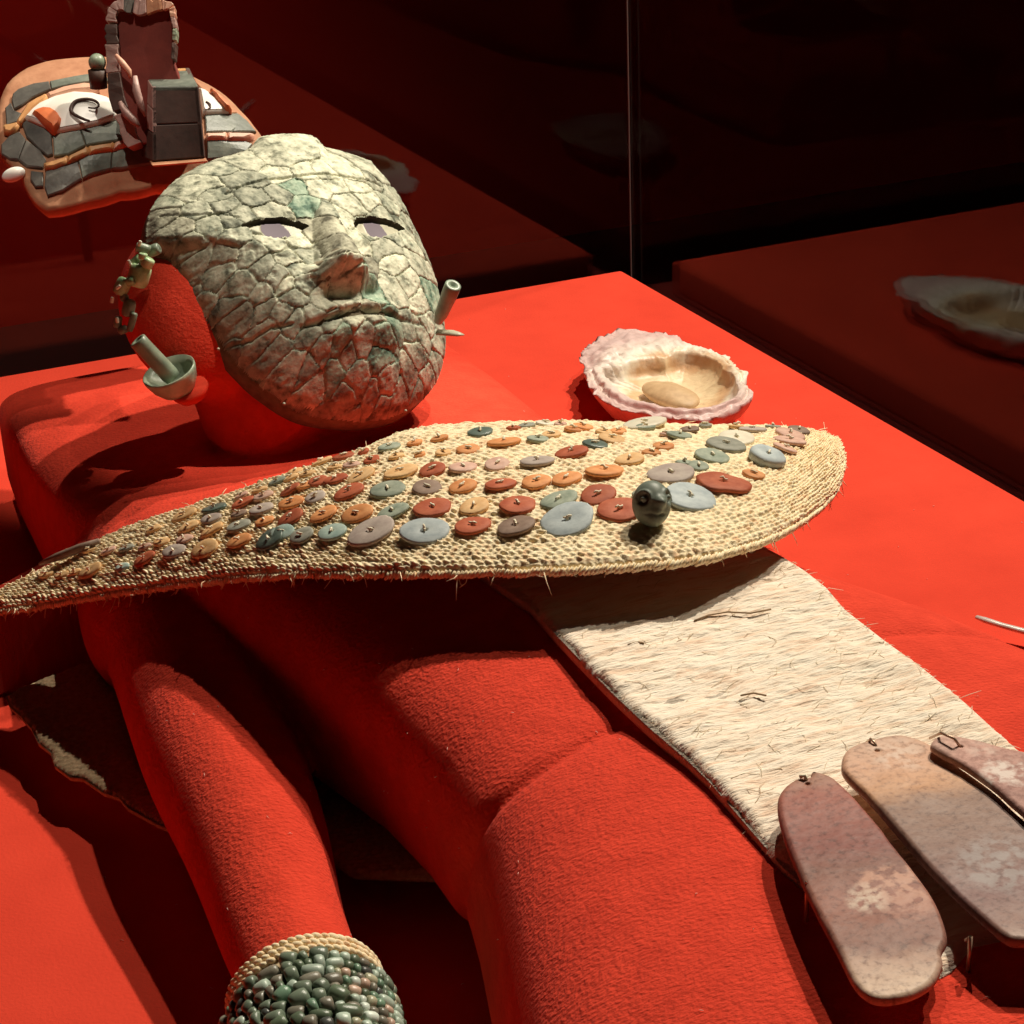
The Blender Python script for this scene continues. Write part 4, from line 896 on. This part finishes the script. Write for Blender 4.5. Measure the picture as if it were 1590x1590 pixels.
# right ear
ear2 = empty("ear_ornament", att(697, 480, MASK_T + .04), "grey jade tube and white spike sticking out behind the right cheek of the mask", "ear ornament")
S2_ = (MASK_T + .04) / FOC
t0, t1 = att(680, 500, MASK_T + .06), att(704, 442, MASK_T + .035); td = (t1 - t0).normalized(); tl_ = (t1 - t0).length; tr = 13 * S2_
b = lathe(t0, td, [(0, tr * .5), (tl_ * .2, tr * .8), (tl_ * .8, tr), (tl_ * .985, tr * 1.0), (tl_, tr * .9), (tl_, tr * .4), (tl_ * .85, tr * .35), (tl_ * .84, tr * .02)], seg=24); o = b.build("jade_tube", M_jd); keep(o, ear2)
b = MB(); b.tube([att(680, 516, MASK_T + .05), att(700, 517, MASK_T + .045), att(712, 519, MASK_T + .04), att(721, 520, MASK_T + .04)], [.004, .0042, .003, .0006], 10, flat=.5); o = b.build("shell_spike", M_scl); keep(o, ear2)
# pale beads hanging by the mask on fine wires: seen as small dots
for x, y in ((339, 542), (441, 627), (630, 638)):
    b = MB(); b.ell(att(x, y, (MASK_T - .025)), (CR * .0011, CU * .0011, CF * .0011), 8, 6); o = b.build("tiny_pearl", M_scl); tag(o, {339: "tiny pale bead by the left jaw of the mask", 441: "tiny pale bead under the left side of the mask's chin", 630: "tiny pale bead under the right side of the mask's chin"}[x], "bead")
# ------------------------------------------------------------------ beaded cuff on the forearm
ax_pts = [Vector(tuple(p)) for _, p, _ in _ap]
cA, cB = at(474, 1541, .040), at(516, 1690, .036)
cax = (cB - cA).normalized(); cx_ = cax.cross(Vector((0, 0, 1))).normalized()
if cx_.x < 0: cx_ = -cx_
cz_ = cx_.cross(cax).normalized()
if cz_.z < 0: cz_ = -cz_
cuff = empty("beaded_cuff", cA, "wide cuff of green and grey jade beads on the mannequin's forearm", "cuff")
CRX, CRZ = .0375, .0335
def cpt(s, ph, r=0): return cA + cax * s + cx_ * ((CRX + r) * math.sin(ph)) + cz_ * ((CRZ + r) * math.cos(ph))
def cn(ph): return (cx_ * math.sin(ph) / CRX + cz_ * math.cos(ph) / CRZ).normalized()
def ctan(ph): return (cx_ * math.cos(ph) * CRX - cz_ * math.sin(ph) * CRZ).normalized()
# woven sleeve under the beads
b = MB(); rl = []
for s_, r in ((-.0015, -.004), (-.002, -.001), (0, .0005), (.03, .0), (.06, 0), (.09, 0)):
    rl.append([cpt(s_, t, r) for t in np.linspace(0, 2 * math.pi, 73)[:-1]])
b.rings(rl, cap=False); o = b.build("cuff_sleeve", M_weave2); keep(o, cuff)
b = MB()
for row in range(3):
    n = 58
    for k in range(n):
        ph = 2 * math.pi * (k + .5 * (row % 2)) / n; 
        if math.cos(ph - .2) < -.45: continue
        p = cpt(.0004 + row * .0042 + random.uniform(-.0004, .0004), ph, .0012); t = ctan(ph); nn = cn(ph)
        d = (t * 1.0 + cax * random.uniform(.2, .7)).normalized(); s2 = d.cross(nn).normalized(); kk = random.uniform(.85, 1.2)
        b.ell(p, (d * .0029 * kk, s2 * .0017 * kk, nn * .0018), 8, 6)
o = b.build("twine_band", M_weave); keep(o, cuff); tag(o, None, kind="stuff")
jade_c = [((.10, .14, .10), (.24, .29, .21)), ((.07, .10, .065), (.17, .22, .14)), ((.14, .13, .10), (.29, .27, .21)), ((.34, .44, .36), (.56, .66, .55)), ((.58, .68, .60), (.80, .87, .78)), ((.05, .055, .05), (.12, .125, .115)), ((.40, .40, .27), (.62, .60, .42)), ((.45, .30, .22), (.62, .45, .35)), ((.10, .20, .13), (.24, .36, .25))]
BM = [mat("jade_bead_%s" % n_, [(.35, a), (.65, c)], scale=180, rough=.27, spec=.5, bump=.12, bscale=260, rnd=.18, bdist=.0006) for n_, (a, c) in zip("green olive taupe aqua mint black straw rosy emerald".split(), jade_c)]
def bead_mesh(ratio, hole, seed):
    rr_ = random.Random(seed); pr = [(-.96, .25), (-1.0, .55), (-.86, .84), (-.45, .98), (0, 1.0), (.45, .98), (.86, .84), (1.0, .55), (.96, .25)]
    b = MB(); e1, e2 = rr_.uniform(-.15, .15), rr_.uniform(-.1, .1)
    rl = [[Vector((z * ratio, r * math.cos(t) * (1 + e1 * z), r * math.sin(t) * (1 + e2 * math.cos(t)))) for t in np.linspace(0, 2 * math.pi, 13)[:-1]] for z, r in pr]
    b.rings(rl); me = b.mesh("jade_bead"); smooth(me); return me
bead_protos = {}
for mi in range(len(BM)):
    for v in range(4):
        me = bead_mesh((.55, .75, 1.05, 1.45)[v], True, mi * 7 + v); me.materials.append(BM[mi]); bead_protos[(mi, v)] = me
Lc = Vector(cuff.location); nb = 0
s_row = .0150
rowi = 0
while s_row < .066 and nb < 296:
    ph = -1.62 + random.uniform(0, .1)
    while ph < 1.55:
        left = ph < .15                                   # larger beads on the left half
        rad = random.uniform(.0034, .0048) if left else random.uniform(.0026, .0034)
        if rowi < 1 and ph < -.1 - random.uniform(0, .3): ph += .2; continue
        v = random.choices([0, 1, 2, 3], [4, 5, 2.5, .8])[0]; ratio = (.55, .75, 1.05, 1.45)[v]
        if left: mi = random.choices(range(9), [5, 4, 4, .6, .1, 2.0, .6, .3, 1.5])[0]
        else: mi = random.choices(range(9), [4, 2.5, 3, 2.2, 1.8, 1, 1.4, 1.2, 1])[0]
        hl = rad * ratio; rr_ = math.hypot(CRX * math.cos(ph), CRZ * math.sin(ph)); ph += hl / rr_
        t, nn = ctan(ph), cn(ph); tw = random.gauss(0, (.08 if not left else .28)) ; d = (t * math.cos(tw) + cax * math.sin(tw)).normalized(); s2 = nn.cross(d).normalized()
        bow = .004 * math.sin(ph * 1.3 + .6)
        p = cpt(s_row + bow + random.uniform(-.0007, .0007) * (2 if left else 1), ph, rad * .75 + random.uniform(0, .001))
        M_ = Matrix((d * rad, s2 * rad, nn * rad)).transposed().to_4x4(); M_.translation = p - Lc
        o = bpy.data.objects.new("jade_bead", bead_protos[(mi, v)]); COL.objects.link(o); o.parent = cuff; o.matrix_local = M_
        nb += 1; ph += hl / rr_ * 1.02
    s_row += .0062; rowi += 1
print("beads", nb)

# ------------------------------------------------------------------ headdress
HT_ = 1.56
HCen = att(215, 215, HT_)
wv = -ray(215, 215).normalized(); rv = (CR - wv * CR.dot(wv)).normalized(); uv_ = wv.cross(rv).normalized()
h3 = camdir(0, .70, .71); h1_ = (camdir(1, .06, 0) ); h1_ = (h1_ - h3 * h1_.dot(h3)).normalized(); h2 = h3.cross(h1_).normalized()
if h2.dot(uv_) < 0: h2 = -h2
G = Face(HCen, h1_, h2, h3)
hd_rim = [(2,152),(14,128),(40,108),(75,96),(110,92),(150,90),(200,92),(255,104),(310,126),(345,146),(372,172),(396,200),(412,222),(404,246),(360,262),(300,276),(240,288),(185,298),(135,312),(100,322),(74,326),(56,312),(42,290),(34,268),(22,258),(4,240),(-2,212),(-2,180)]
GD = .020
gr = np.array([G.L(x, y, -GD) for x, y in hd_rim]); gc = G.L(205, 195, 0)
Rg = polar(gr, gc)
def g_h(u, v):
    du_, dv_ = u - gc[0], v - gc[1]; rho = np.hypot(du_, dv_) / Rg(np.arctan2(dv_, du_)); return -GD * np.clip(rho, 0, 1.05) ** 2.2
def g_on(px, py, e=0):
    h = 0
    for _ in range(10): q = G.L(px, py, h + e); h = float(g_h(q[0], q[1]))
    return G.L(px, py, h + e)
head = empty("mosaic_headdress", HCen, "mosaic headdress with shell eyes and a tall broken snout behind the mask", "headdress")
def hp_(b, name, m, **k): o = b.build(name, m, **k); keep(o, head); return o
M_terra = mat("orange_terracotta", [(.3, (.36, .15, .075)), (.7, (.56, .27, .15))], scale=45, rough=.75, bump=.4, bscale=180)
b = MB(); rl = []
na = 90; aa = np.linspace(0, 2 * math.pi, na + 1)[:-1]
for f, dz in ((.93, -.014), (.985, -.012), (1.01, -.006), (1.0, .001), (.96, .0), (.88, 0), (.78, 0), (.65, 0), (.5, 0), (.35, 0), (.2, 0), (.03, 0)):
    rl.append([G.W(gc[0] + Rg(a) * f * math.cos(a), gc[1] + Rg(a) * f * math.sin(a), -GD * f ** 2.2 + dz) for a in aa])
b.rings(rl); hp_(b, "base_shell", M_terra)
def tile_on(poly, name, m, th=.0028, e0=.0, gs=.0035, rnd=.0008, bul=0.0):
    P = np.array([g_on(x, y, th * .6) for x, y in poly]); n0 = len(P)
    cc = []
    for i in range(n0):
        a, c = P[i], P[(i + 1) % n0]; k = max(1, int(np.hypot(*(c - a)) / .004))
        cc += [a + (c - a) * t / k for t in range(k)]
    P = np.array(cc); n0 = len(P); nx = np.roll(P, -1, 0) - np.roll(P, 1, 0); nx = np.stack([-nx[:, 1], nx[:, 0]], 1); nx /= np.linalg.norm(nx, axis=1, keepdims=True) + 1e-12
    if inpoly(P[:, 0] + nx[:, 0] * .0004, P[:, 1] + nx[:, 1] * .0004, P).mean() < .5: nx = -nx
    inn = P + nx * rnd
    X, Y = np.meshgrid(np.arange(P[:, 0].min(), P[:, 0].max(), gs), np.arange(P[:, 1].min(), P[:, 1].max(), gs), indexing='ij')
    m_ = inpoly(X, Y, inn) & (poly_d(X, Y, list(inn) + [inn[0]]) > gs * .5)
    vin = [Vector(tuple(p)) for p in inn] + [Vector((x, y)) for x, y in zip(X[m_], Y[m_])]
    r = delaunay_2d_cdt(vin, [(i, (i + 1) % n0) for i in range(n0)], [], 1, 1e-6)
    va = np.array([tuple(v) for v in r[0]]); D = poly_d(va[:, 0], va[:, 1], list(P) + [P[0]]); H_ = g_h(va[:, 0], va[:, 1]) + th + e0 + bul * np.clip(D / .02, 0, 1) - 0
    b = MB(); b.add([G.W(v[0], v[1], h) for v, h in zip(va, H_)], [tuple(f) for f in r[2]])
    hb = g_h(P[:, 0], P[:, 1]); hi = g_h(inn[:, 0], inn[:, 1])
    b.rings([[G.W(inn[i][0], inn[i][1], hi[i] + th + e0) for i in range(n0)], [G.W(P[i][0], P[i][1], hb[i] + th * .7 + e0) for i in range(n0)], [G.W(P[i][0], P[i][1], hb[i] - .002) for i in range(n0)]], cap=False)
    me = b.mesh(name); bm = bmesh.new(); bm.from_mesh(me); bmesh.ops.remove_doubles(bm, verts=bm.verts, dist=1e-5); bmesh.ops.recalc_face_normals(bm, faces=bm.faces); bm.to_mesh(me); bm.free()
    o = link(name, me, m, sm=(name != 'mosaic_tile')); keep(o, head); return o
M_slate = mat("grey_green_tile", [(.3, (.10, .115, .095)), (.55, (.19, .21, .175)), (.75, (.30, .32, .26))], scale=60, rough=.42, bump=.25, bscale=240, rnd=.15, spec=.4)
M_slated = mat("dark_slate_tile", [(.3, (.075, .07, .065)), (.7, (.17, .16, .14))], scale=60, rough=.45, bump=.25, bscale=240, rnd=.15, spec=.35)
M_och = mat("ochre_shell_strip", [(.3, (.55, .25, .09)), (.7, (.74, .40, .17))], scale=60, rough=.5, bump=.25, bscale=260, rnd=.1)
M_pink = mat("salmon_shell_strip", [(.3, (.66, .33, .23)), (.7, (.80, .46, .32))], scale=60, rough=.5, bump=.25, bscale=260, rnd=.1)
M_wsh = mat("white_shell_plate", [(.3, (.88, .83, .74)), (.7, (.95, .93, .88))], scale=50, rough=.3)
M_osh = mat("orange_red_shell", [(.3, (.75, .16, .05)), (.7, (.88, .26, .10))], scale=90, rough=.4, bump=.3, bscale=200)
for poly, m in (([(18,158),(20,146),(28,139),(53,130),(76,127),(79,139),(50,152),(34,164),(22,170)], M_slated), ([(77,127),(105,121),(133,116),(165,115),(168,127),(133,128),(80,139)], M_slate), ([(8,168),(17,160),(22,172),(33,176),(26,190),(10,196)], M_slated),
                ([(33,190),(53,186),(70,198),(80,210),(82,240),(74,243),(60,232),(41,213)], M_slated), ([(82,209),(104,206),(125,203),(133,226),(106,240),(84,243)], M_slate), ([(126,203),(155,196),(183,187),(202,210),(181,219),(134,226)], M_slate),
                ([(2,225),(14,212),(30,205),(40,217),(28,248),(15,248),(2,240)], M_slated), ([(41,218),(63,235),(72,249),(66,261),(42,259),(29,249)], M_slated),
                ([(71,267),(106,257),(121,252),(127,278),(121,282),(97,297),(74,305),(69,291)], M_slated), ([(122,251),(136,243),(174,237),(172,263),(145,270),(128,278)], M_slate), ([(175,237),(217,223),(234,254),(205,259),(173,263)], M_slate), ([(48,266),(67,268),(67,290),(55,291),(47,280)], M_slated),
                ([(318,179),(370,177),(380,190),(360,205),(320,206)], M_slate), ([(371,178),(384,188),(398,205),(362,205)], M_slate), ([(321,219),(378,219),(392,224),(384,236),(350,246),(322,248)], M_slate),
                ([(300,126),(322,134),(345,150),(368,176),(360,177),(336,152),(312,138)], M_terra)):
    tile_on(poly, "mosaic_tile", m)
for poly, m in (([(73,146),(98,136),(131,130),(151,132),(155,140),(112,143),(85,151),(76,153)], M_pink), ([(26,188),(42,163),(55,154),(71,147),(75,153),(52,171),(34,192),(27,194)], M_och),
                ([(68,255),(88,249),(106,243),(104,254),(84,262),(70,263)], M_och), ([(107,243),(136,229),(138,240),(105,254)], M_och), ([(137,229),(178,223),(175,234),(139,240)], M_och), ([(179,222),(207,210),(214,214),(204,225),(176,234)], M_pink),
                ([(320,208),(352,207),(353,217),(321,217)], M_pink), ([(353,207),(389,208),(396,212),(380,218),(354,218)], M_pink), ([(5,196),(26,191),(30,196),(16,208),(6,206)], M_och)):
    tile_on(poly, "shell_strip", m, th=.006, rnd=.0018, bul=.001)
for poly in ([(38,184),(48,172),(60,162),(85,151),(115,144),(145,146),(169,153),(180,165),(181,182),(151,193),(125,199),(97,204),(84,206),(66,196)], [(308,138),(320,142),(340,156),(358,172),(360,175),(315,177)]):
    tile_on(poly, "shell_eye", M_wsh, th=.007, rnd=.002, bul=.004)
for poly in ([(50,178),(58,173),(68,170),(80,171),(90,177),(96,187),(93,197),(84,205),(72,196),(60,186)], [(326,141),(343,152),(356,164),(360,172),(350,170),(338,158)]):
    tile_on(poly, "eye_spot", M_osh, th=.0118, rnd=.002, bul=.002)
M_blk = mat("dark_inlay", [(0, (.05, .025, .018)), (1, (.10, .05, .035))], rough=.5)
def g_tube(pts, rad, name, m, e=.0118):
    b = MB(); P = [];
    for x, y in crom(pts, len(pts) * 4): q = g_on(x, y, e); P.append(G.W(q[0], q[1], float(g_h(q[0], q[1])) + e))
    n = len(P); b.tube(P, [rad * (.45 + .55 * math.sin(math.pi * min(1, .12 + i / n))) for i in range(n)], 8, flat=1.0); return hp_(b, name, m)
g_tube([(139,188),(130,185),(121,181),(113,176),(110,171),(112,164),(117,158),(125,155),(136,154),(146,156),(152,160),(153,165),(147,168),(137,167)], .0016, "eye_scroll", M_blk)
g_tube([(320,158),(325,162),(326,167),(322,170)], .0014, "eye_scroll", M_blk)
q = g_on(21, 271, .004); b = MB(); c_ = G.W(q[0], q[1], float(g_h(q[0], q[1])) + .004); b.ell(c_, ((CR * math.cos(.35) + CU * math.sin(.35)) * .0098, (CU * math.cos(.35) - CR * math.sin(.35)) * .0058, CF * .004), 20, 12); hp_(b, "white_shell_bead", M_wsh)
q = att(151, 97, HT_ - .02); b = MB(); b.ell(q, (CR * .0070, CU * .0072, CF * .0070), 20, 12); hp_(b, "round_bead", M_jp)
b = MB(); b.tube([q - CU * .006, q - CU * .019 + CF * .006], [.0075, .007], 12); hp_(b, "bead_socket", M_blk)
# snout: a hollow tiled box standing on the face with a curl of broken tiles rising behind it
TS = HT_ - .035; SS = TS / FOC
def sp(x, y, d=0.0): return att(x, y, TS + d)
box_f = [(236,134),(308,134),(318,244),(237,250)]
top_b = [(222,110),(295,106)]
M_box = mat("shaded_brown_tile", [(.3, (.06, .035, .028)), (.7, (.11, .06, .048))], scale=60, rough=.6, bump=.15, bscale=200, rnd=.1)  # snout front stands in shade; that darkness is put into this tile colour
M_boxp = mat("mauve_tile", [(.3, (.30, .17, .15)), (.7, (.50, .33, .29))], scale=70, rough=.45, bump=.5, bscale=200, rnd=.15)
bk = .045
def slab(c4, th_dir, name, m, rd=.0012):
    b = MB(); a = [Vector(p) for p in c4]; e = [p + th_dir for p in a]
    b.rings([a, e]); o = hp_(b, name, m, sm=False); bevel(o, rd * .7, 2); return o
zup = Vector((0, 0, 1))
f0, f1, f2, f3 = [sp(x, y) for x, y in box_f]; t0_, t1_ = sp(220, 109, bk), sp(294, 105, bk)
slab([f3, f2, f2.lerp(f1, .48), f3.lerp(f0, .48)], CF * .004, "snout_tile", M_box); slab([f3.lerp(f0, .49), f2.lerp(f1, .49), f1, f0], CF * .004, "snout_tile", M_box)
slab([f0 + CU * .0004, f1 + CU * .0004, f1.lerp(t1_, .86), f0.lerp(t0_, .86)], -CU * .005, "snout_top_tile", M_slate, .0018)
slab([f0.lerp(t0_, .88), f0.lerp(t0_, .88).lerp(f1.lerp(t1_, .88), .5), t0_.lerp(t1_, .5), t0_], -CU * .004 + zup * .001, "shell_strip", M_pink); slab([f0.lerp(t0_, .88).lerp(f1.lerp(t1_, .88), .51), f1.lerp(t1_, .88), t1_, t0_.lerp(t1_, .51)], -CU * .004 + zup * .001, "shell_strip", M_och)
sl0, sl1 = sp(218, 130, bk), sp(212, 240, bk)
for (a, c) in ((0, .3), (.31, .62), (.63, 1)):
    slab([f0.lerp(f3, a) - CR * .0002, f0.lerp(f3, c) - CR * .0002, t0_.lerp(sl1, c), t0_.lerp(sl1, a)], CR * .004, "snout_side_tile", M_boxp if a < .5 else M_box)
slab([f1 + CR * .0002, f2 + CR * .0002, sp(300, 240, bk), t1_], -CR * .004, "snout_side_tile", M_box)
slab([sp(232, 250, .004), sp(318, 244, .004), sp(322, 250, -.006), sp(236, 257, -.006)], CF * .006, "base_strip", M_terra)
# the tall back slab whose broken rim the curl tiles form
M_slab = mat("dark_red_slab", [(.3, (.16, .025, .018)), (.7, (.24, .04, .028))], scale=50, rough=.8, bump=.3, bscale=160)
b = MB(); fr_ = [sp(x, y, .018) for x, y in ((206, 222), (190, 160), (182, 110), (176, 60), (176, 22), (190, 12), (225, 14), (262, 14), (267, 40), (269, 95), (290, 150), (290, 225))]; b.rings([fr_, [p + CF * .014 for p in fr_]]); o = hp_(b, "back_slab", M_slab, sm=False); bevel(o, .001)
# curl: ribbon of tiles following a path, each a broken chip
path = crom([(208,226),(196,196),(184,160),(178,128),(174,92),(173,60),(172,34),(176,14),(190,5),(205,8),(222,10),(240,9),(256,7),(266,12),(268,26),(271,44),(270,66),(269,92)], 120)
wid = np.interp(np.linspace(0, 1, 120), [0, .2, .35, .42, .5, .6, .75, .85, .92, 1], [26, 24, 20, 14, 30, 26, 11, 7, 7, 7]) * SS
cuts = [0, 12, 24, 33, 42, 49, 57, 64, 72, 82, 91, 98, 105, 112, 119]
cm = [M_boxp, M_box, M_boxp, M_box, M_boxp, M_boxp, M_slated, M_boxp, M_terra, M_pink, M_pink, M_boxp, M_jp, M_box]
for k in range(len(cuts) - 1):
    a, c = cuts[k], cuts[k + 1]; idx = np.linspace(a, c - (0 if k % 3 else 1), 6).astype(int)
    b = MB(); rl = []
    for n_, i_ in enumerate(idx):
        tx, ty = path[min(i_ + 1, 119)] - path[max(i_ - 1, 0)]; L_ = math.hypot(tx, ty); nx_, ny_ = -ty / L_, tx / L_
        c0 = sp(path[i_][0], path[i_][1], .012); jl, jr = random.uniform(.75, 1.1), random.uniform(.7, 1.15)
        side = (CR * nx_ - CU * ny_); w1 = wid[i_] * .5
        dpt = .020 if k < 7 else .012
        rl.append([c0 + side * w1 * jl - CF * .001 * random.random(), c0 - side * w1 * jr, c0 - side * w1 * jr * .8 + CF * dpt, c0 + side * w1 * jl * .8 + CF * dpt])
    b.rings(rl); o = hp_(b, "curl_tile", cm[k % len(cm)], sm=False); bevel(o, .0006, 1)
for pts, r in (([(180,85),(190,98),(200,110),(203,122)], .0028), ([(210,118),(212,140),(218,160),(226,180)], .0034), ([(186,158),(196,176),(208,188),(216,196)], .0036)):
    b = MB(); b.tube([sp(x, y, .006) for x, y in pts], [r * .5, r, r * .9, r * .4], 7); hp_(b, "broken_chip", M_pink if r < .003 else M_boxp)
# slim stand that carries the headdress, behind the mannequin's head
b = MB(); q = HCen - h3 * .035; q2 = att(335, 330, 1.68); b.tube([q, q2 + Vector((0, 0, .01)), q2 - Vector((0, 0, .02)), Vector((q2.x, q2.y, 0.001))], .006, 10); o = hp_(b, "stand_rod", M_blk)

# ------------------------------------------------------------------ lint on the plush and the platform
M_lint = mat("pale_lint", [(0, (.75, .45, .38)), (1, (.9, .75, .65))], rough=.9)
b = MB(); n_ = 0
while n_ < 110:
    px_, py_ = random.uniform(120, 1590), random.uniform(420, 1590)
    d = ray(px_, py_).normalized(); h_, nn_, _, _ = BV_body.ray_cast(CAM, d)
    if h_ is None or nn_.z < -.2:
        h_ = at(px_, py_, 0.0); nn_ = Vector((0, 0, 1))
        if h_.x > -.01 or h_.y > -.01: continue
    a = random.uniform(0, 6.28); t_ = Vector((math.cos(a), math.sin(a), 0)); t_ = (t_ - nn_ * t_.dot(nn_)).normalized(); L_ = random.uniform(.0008, .003)
    b.tube([h_ + nn_ * .0003, h_ + nn_ * .0008 + t_ * L_ * .5, h_ + nn_ * .0004 + t_ * L_ + nn_.cross(t_) * L_ * .4], [.00012, .00018, .0001], 4); n_ += 1
o = b.build("lint", M_lint); tag(o, "scattered specks of lint on the red plush", kind="stuff")
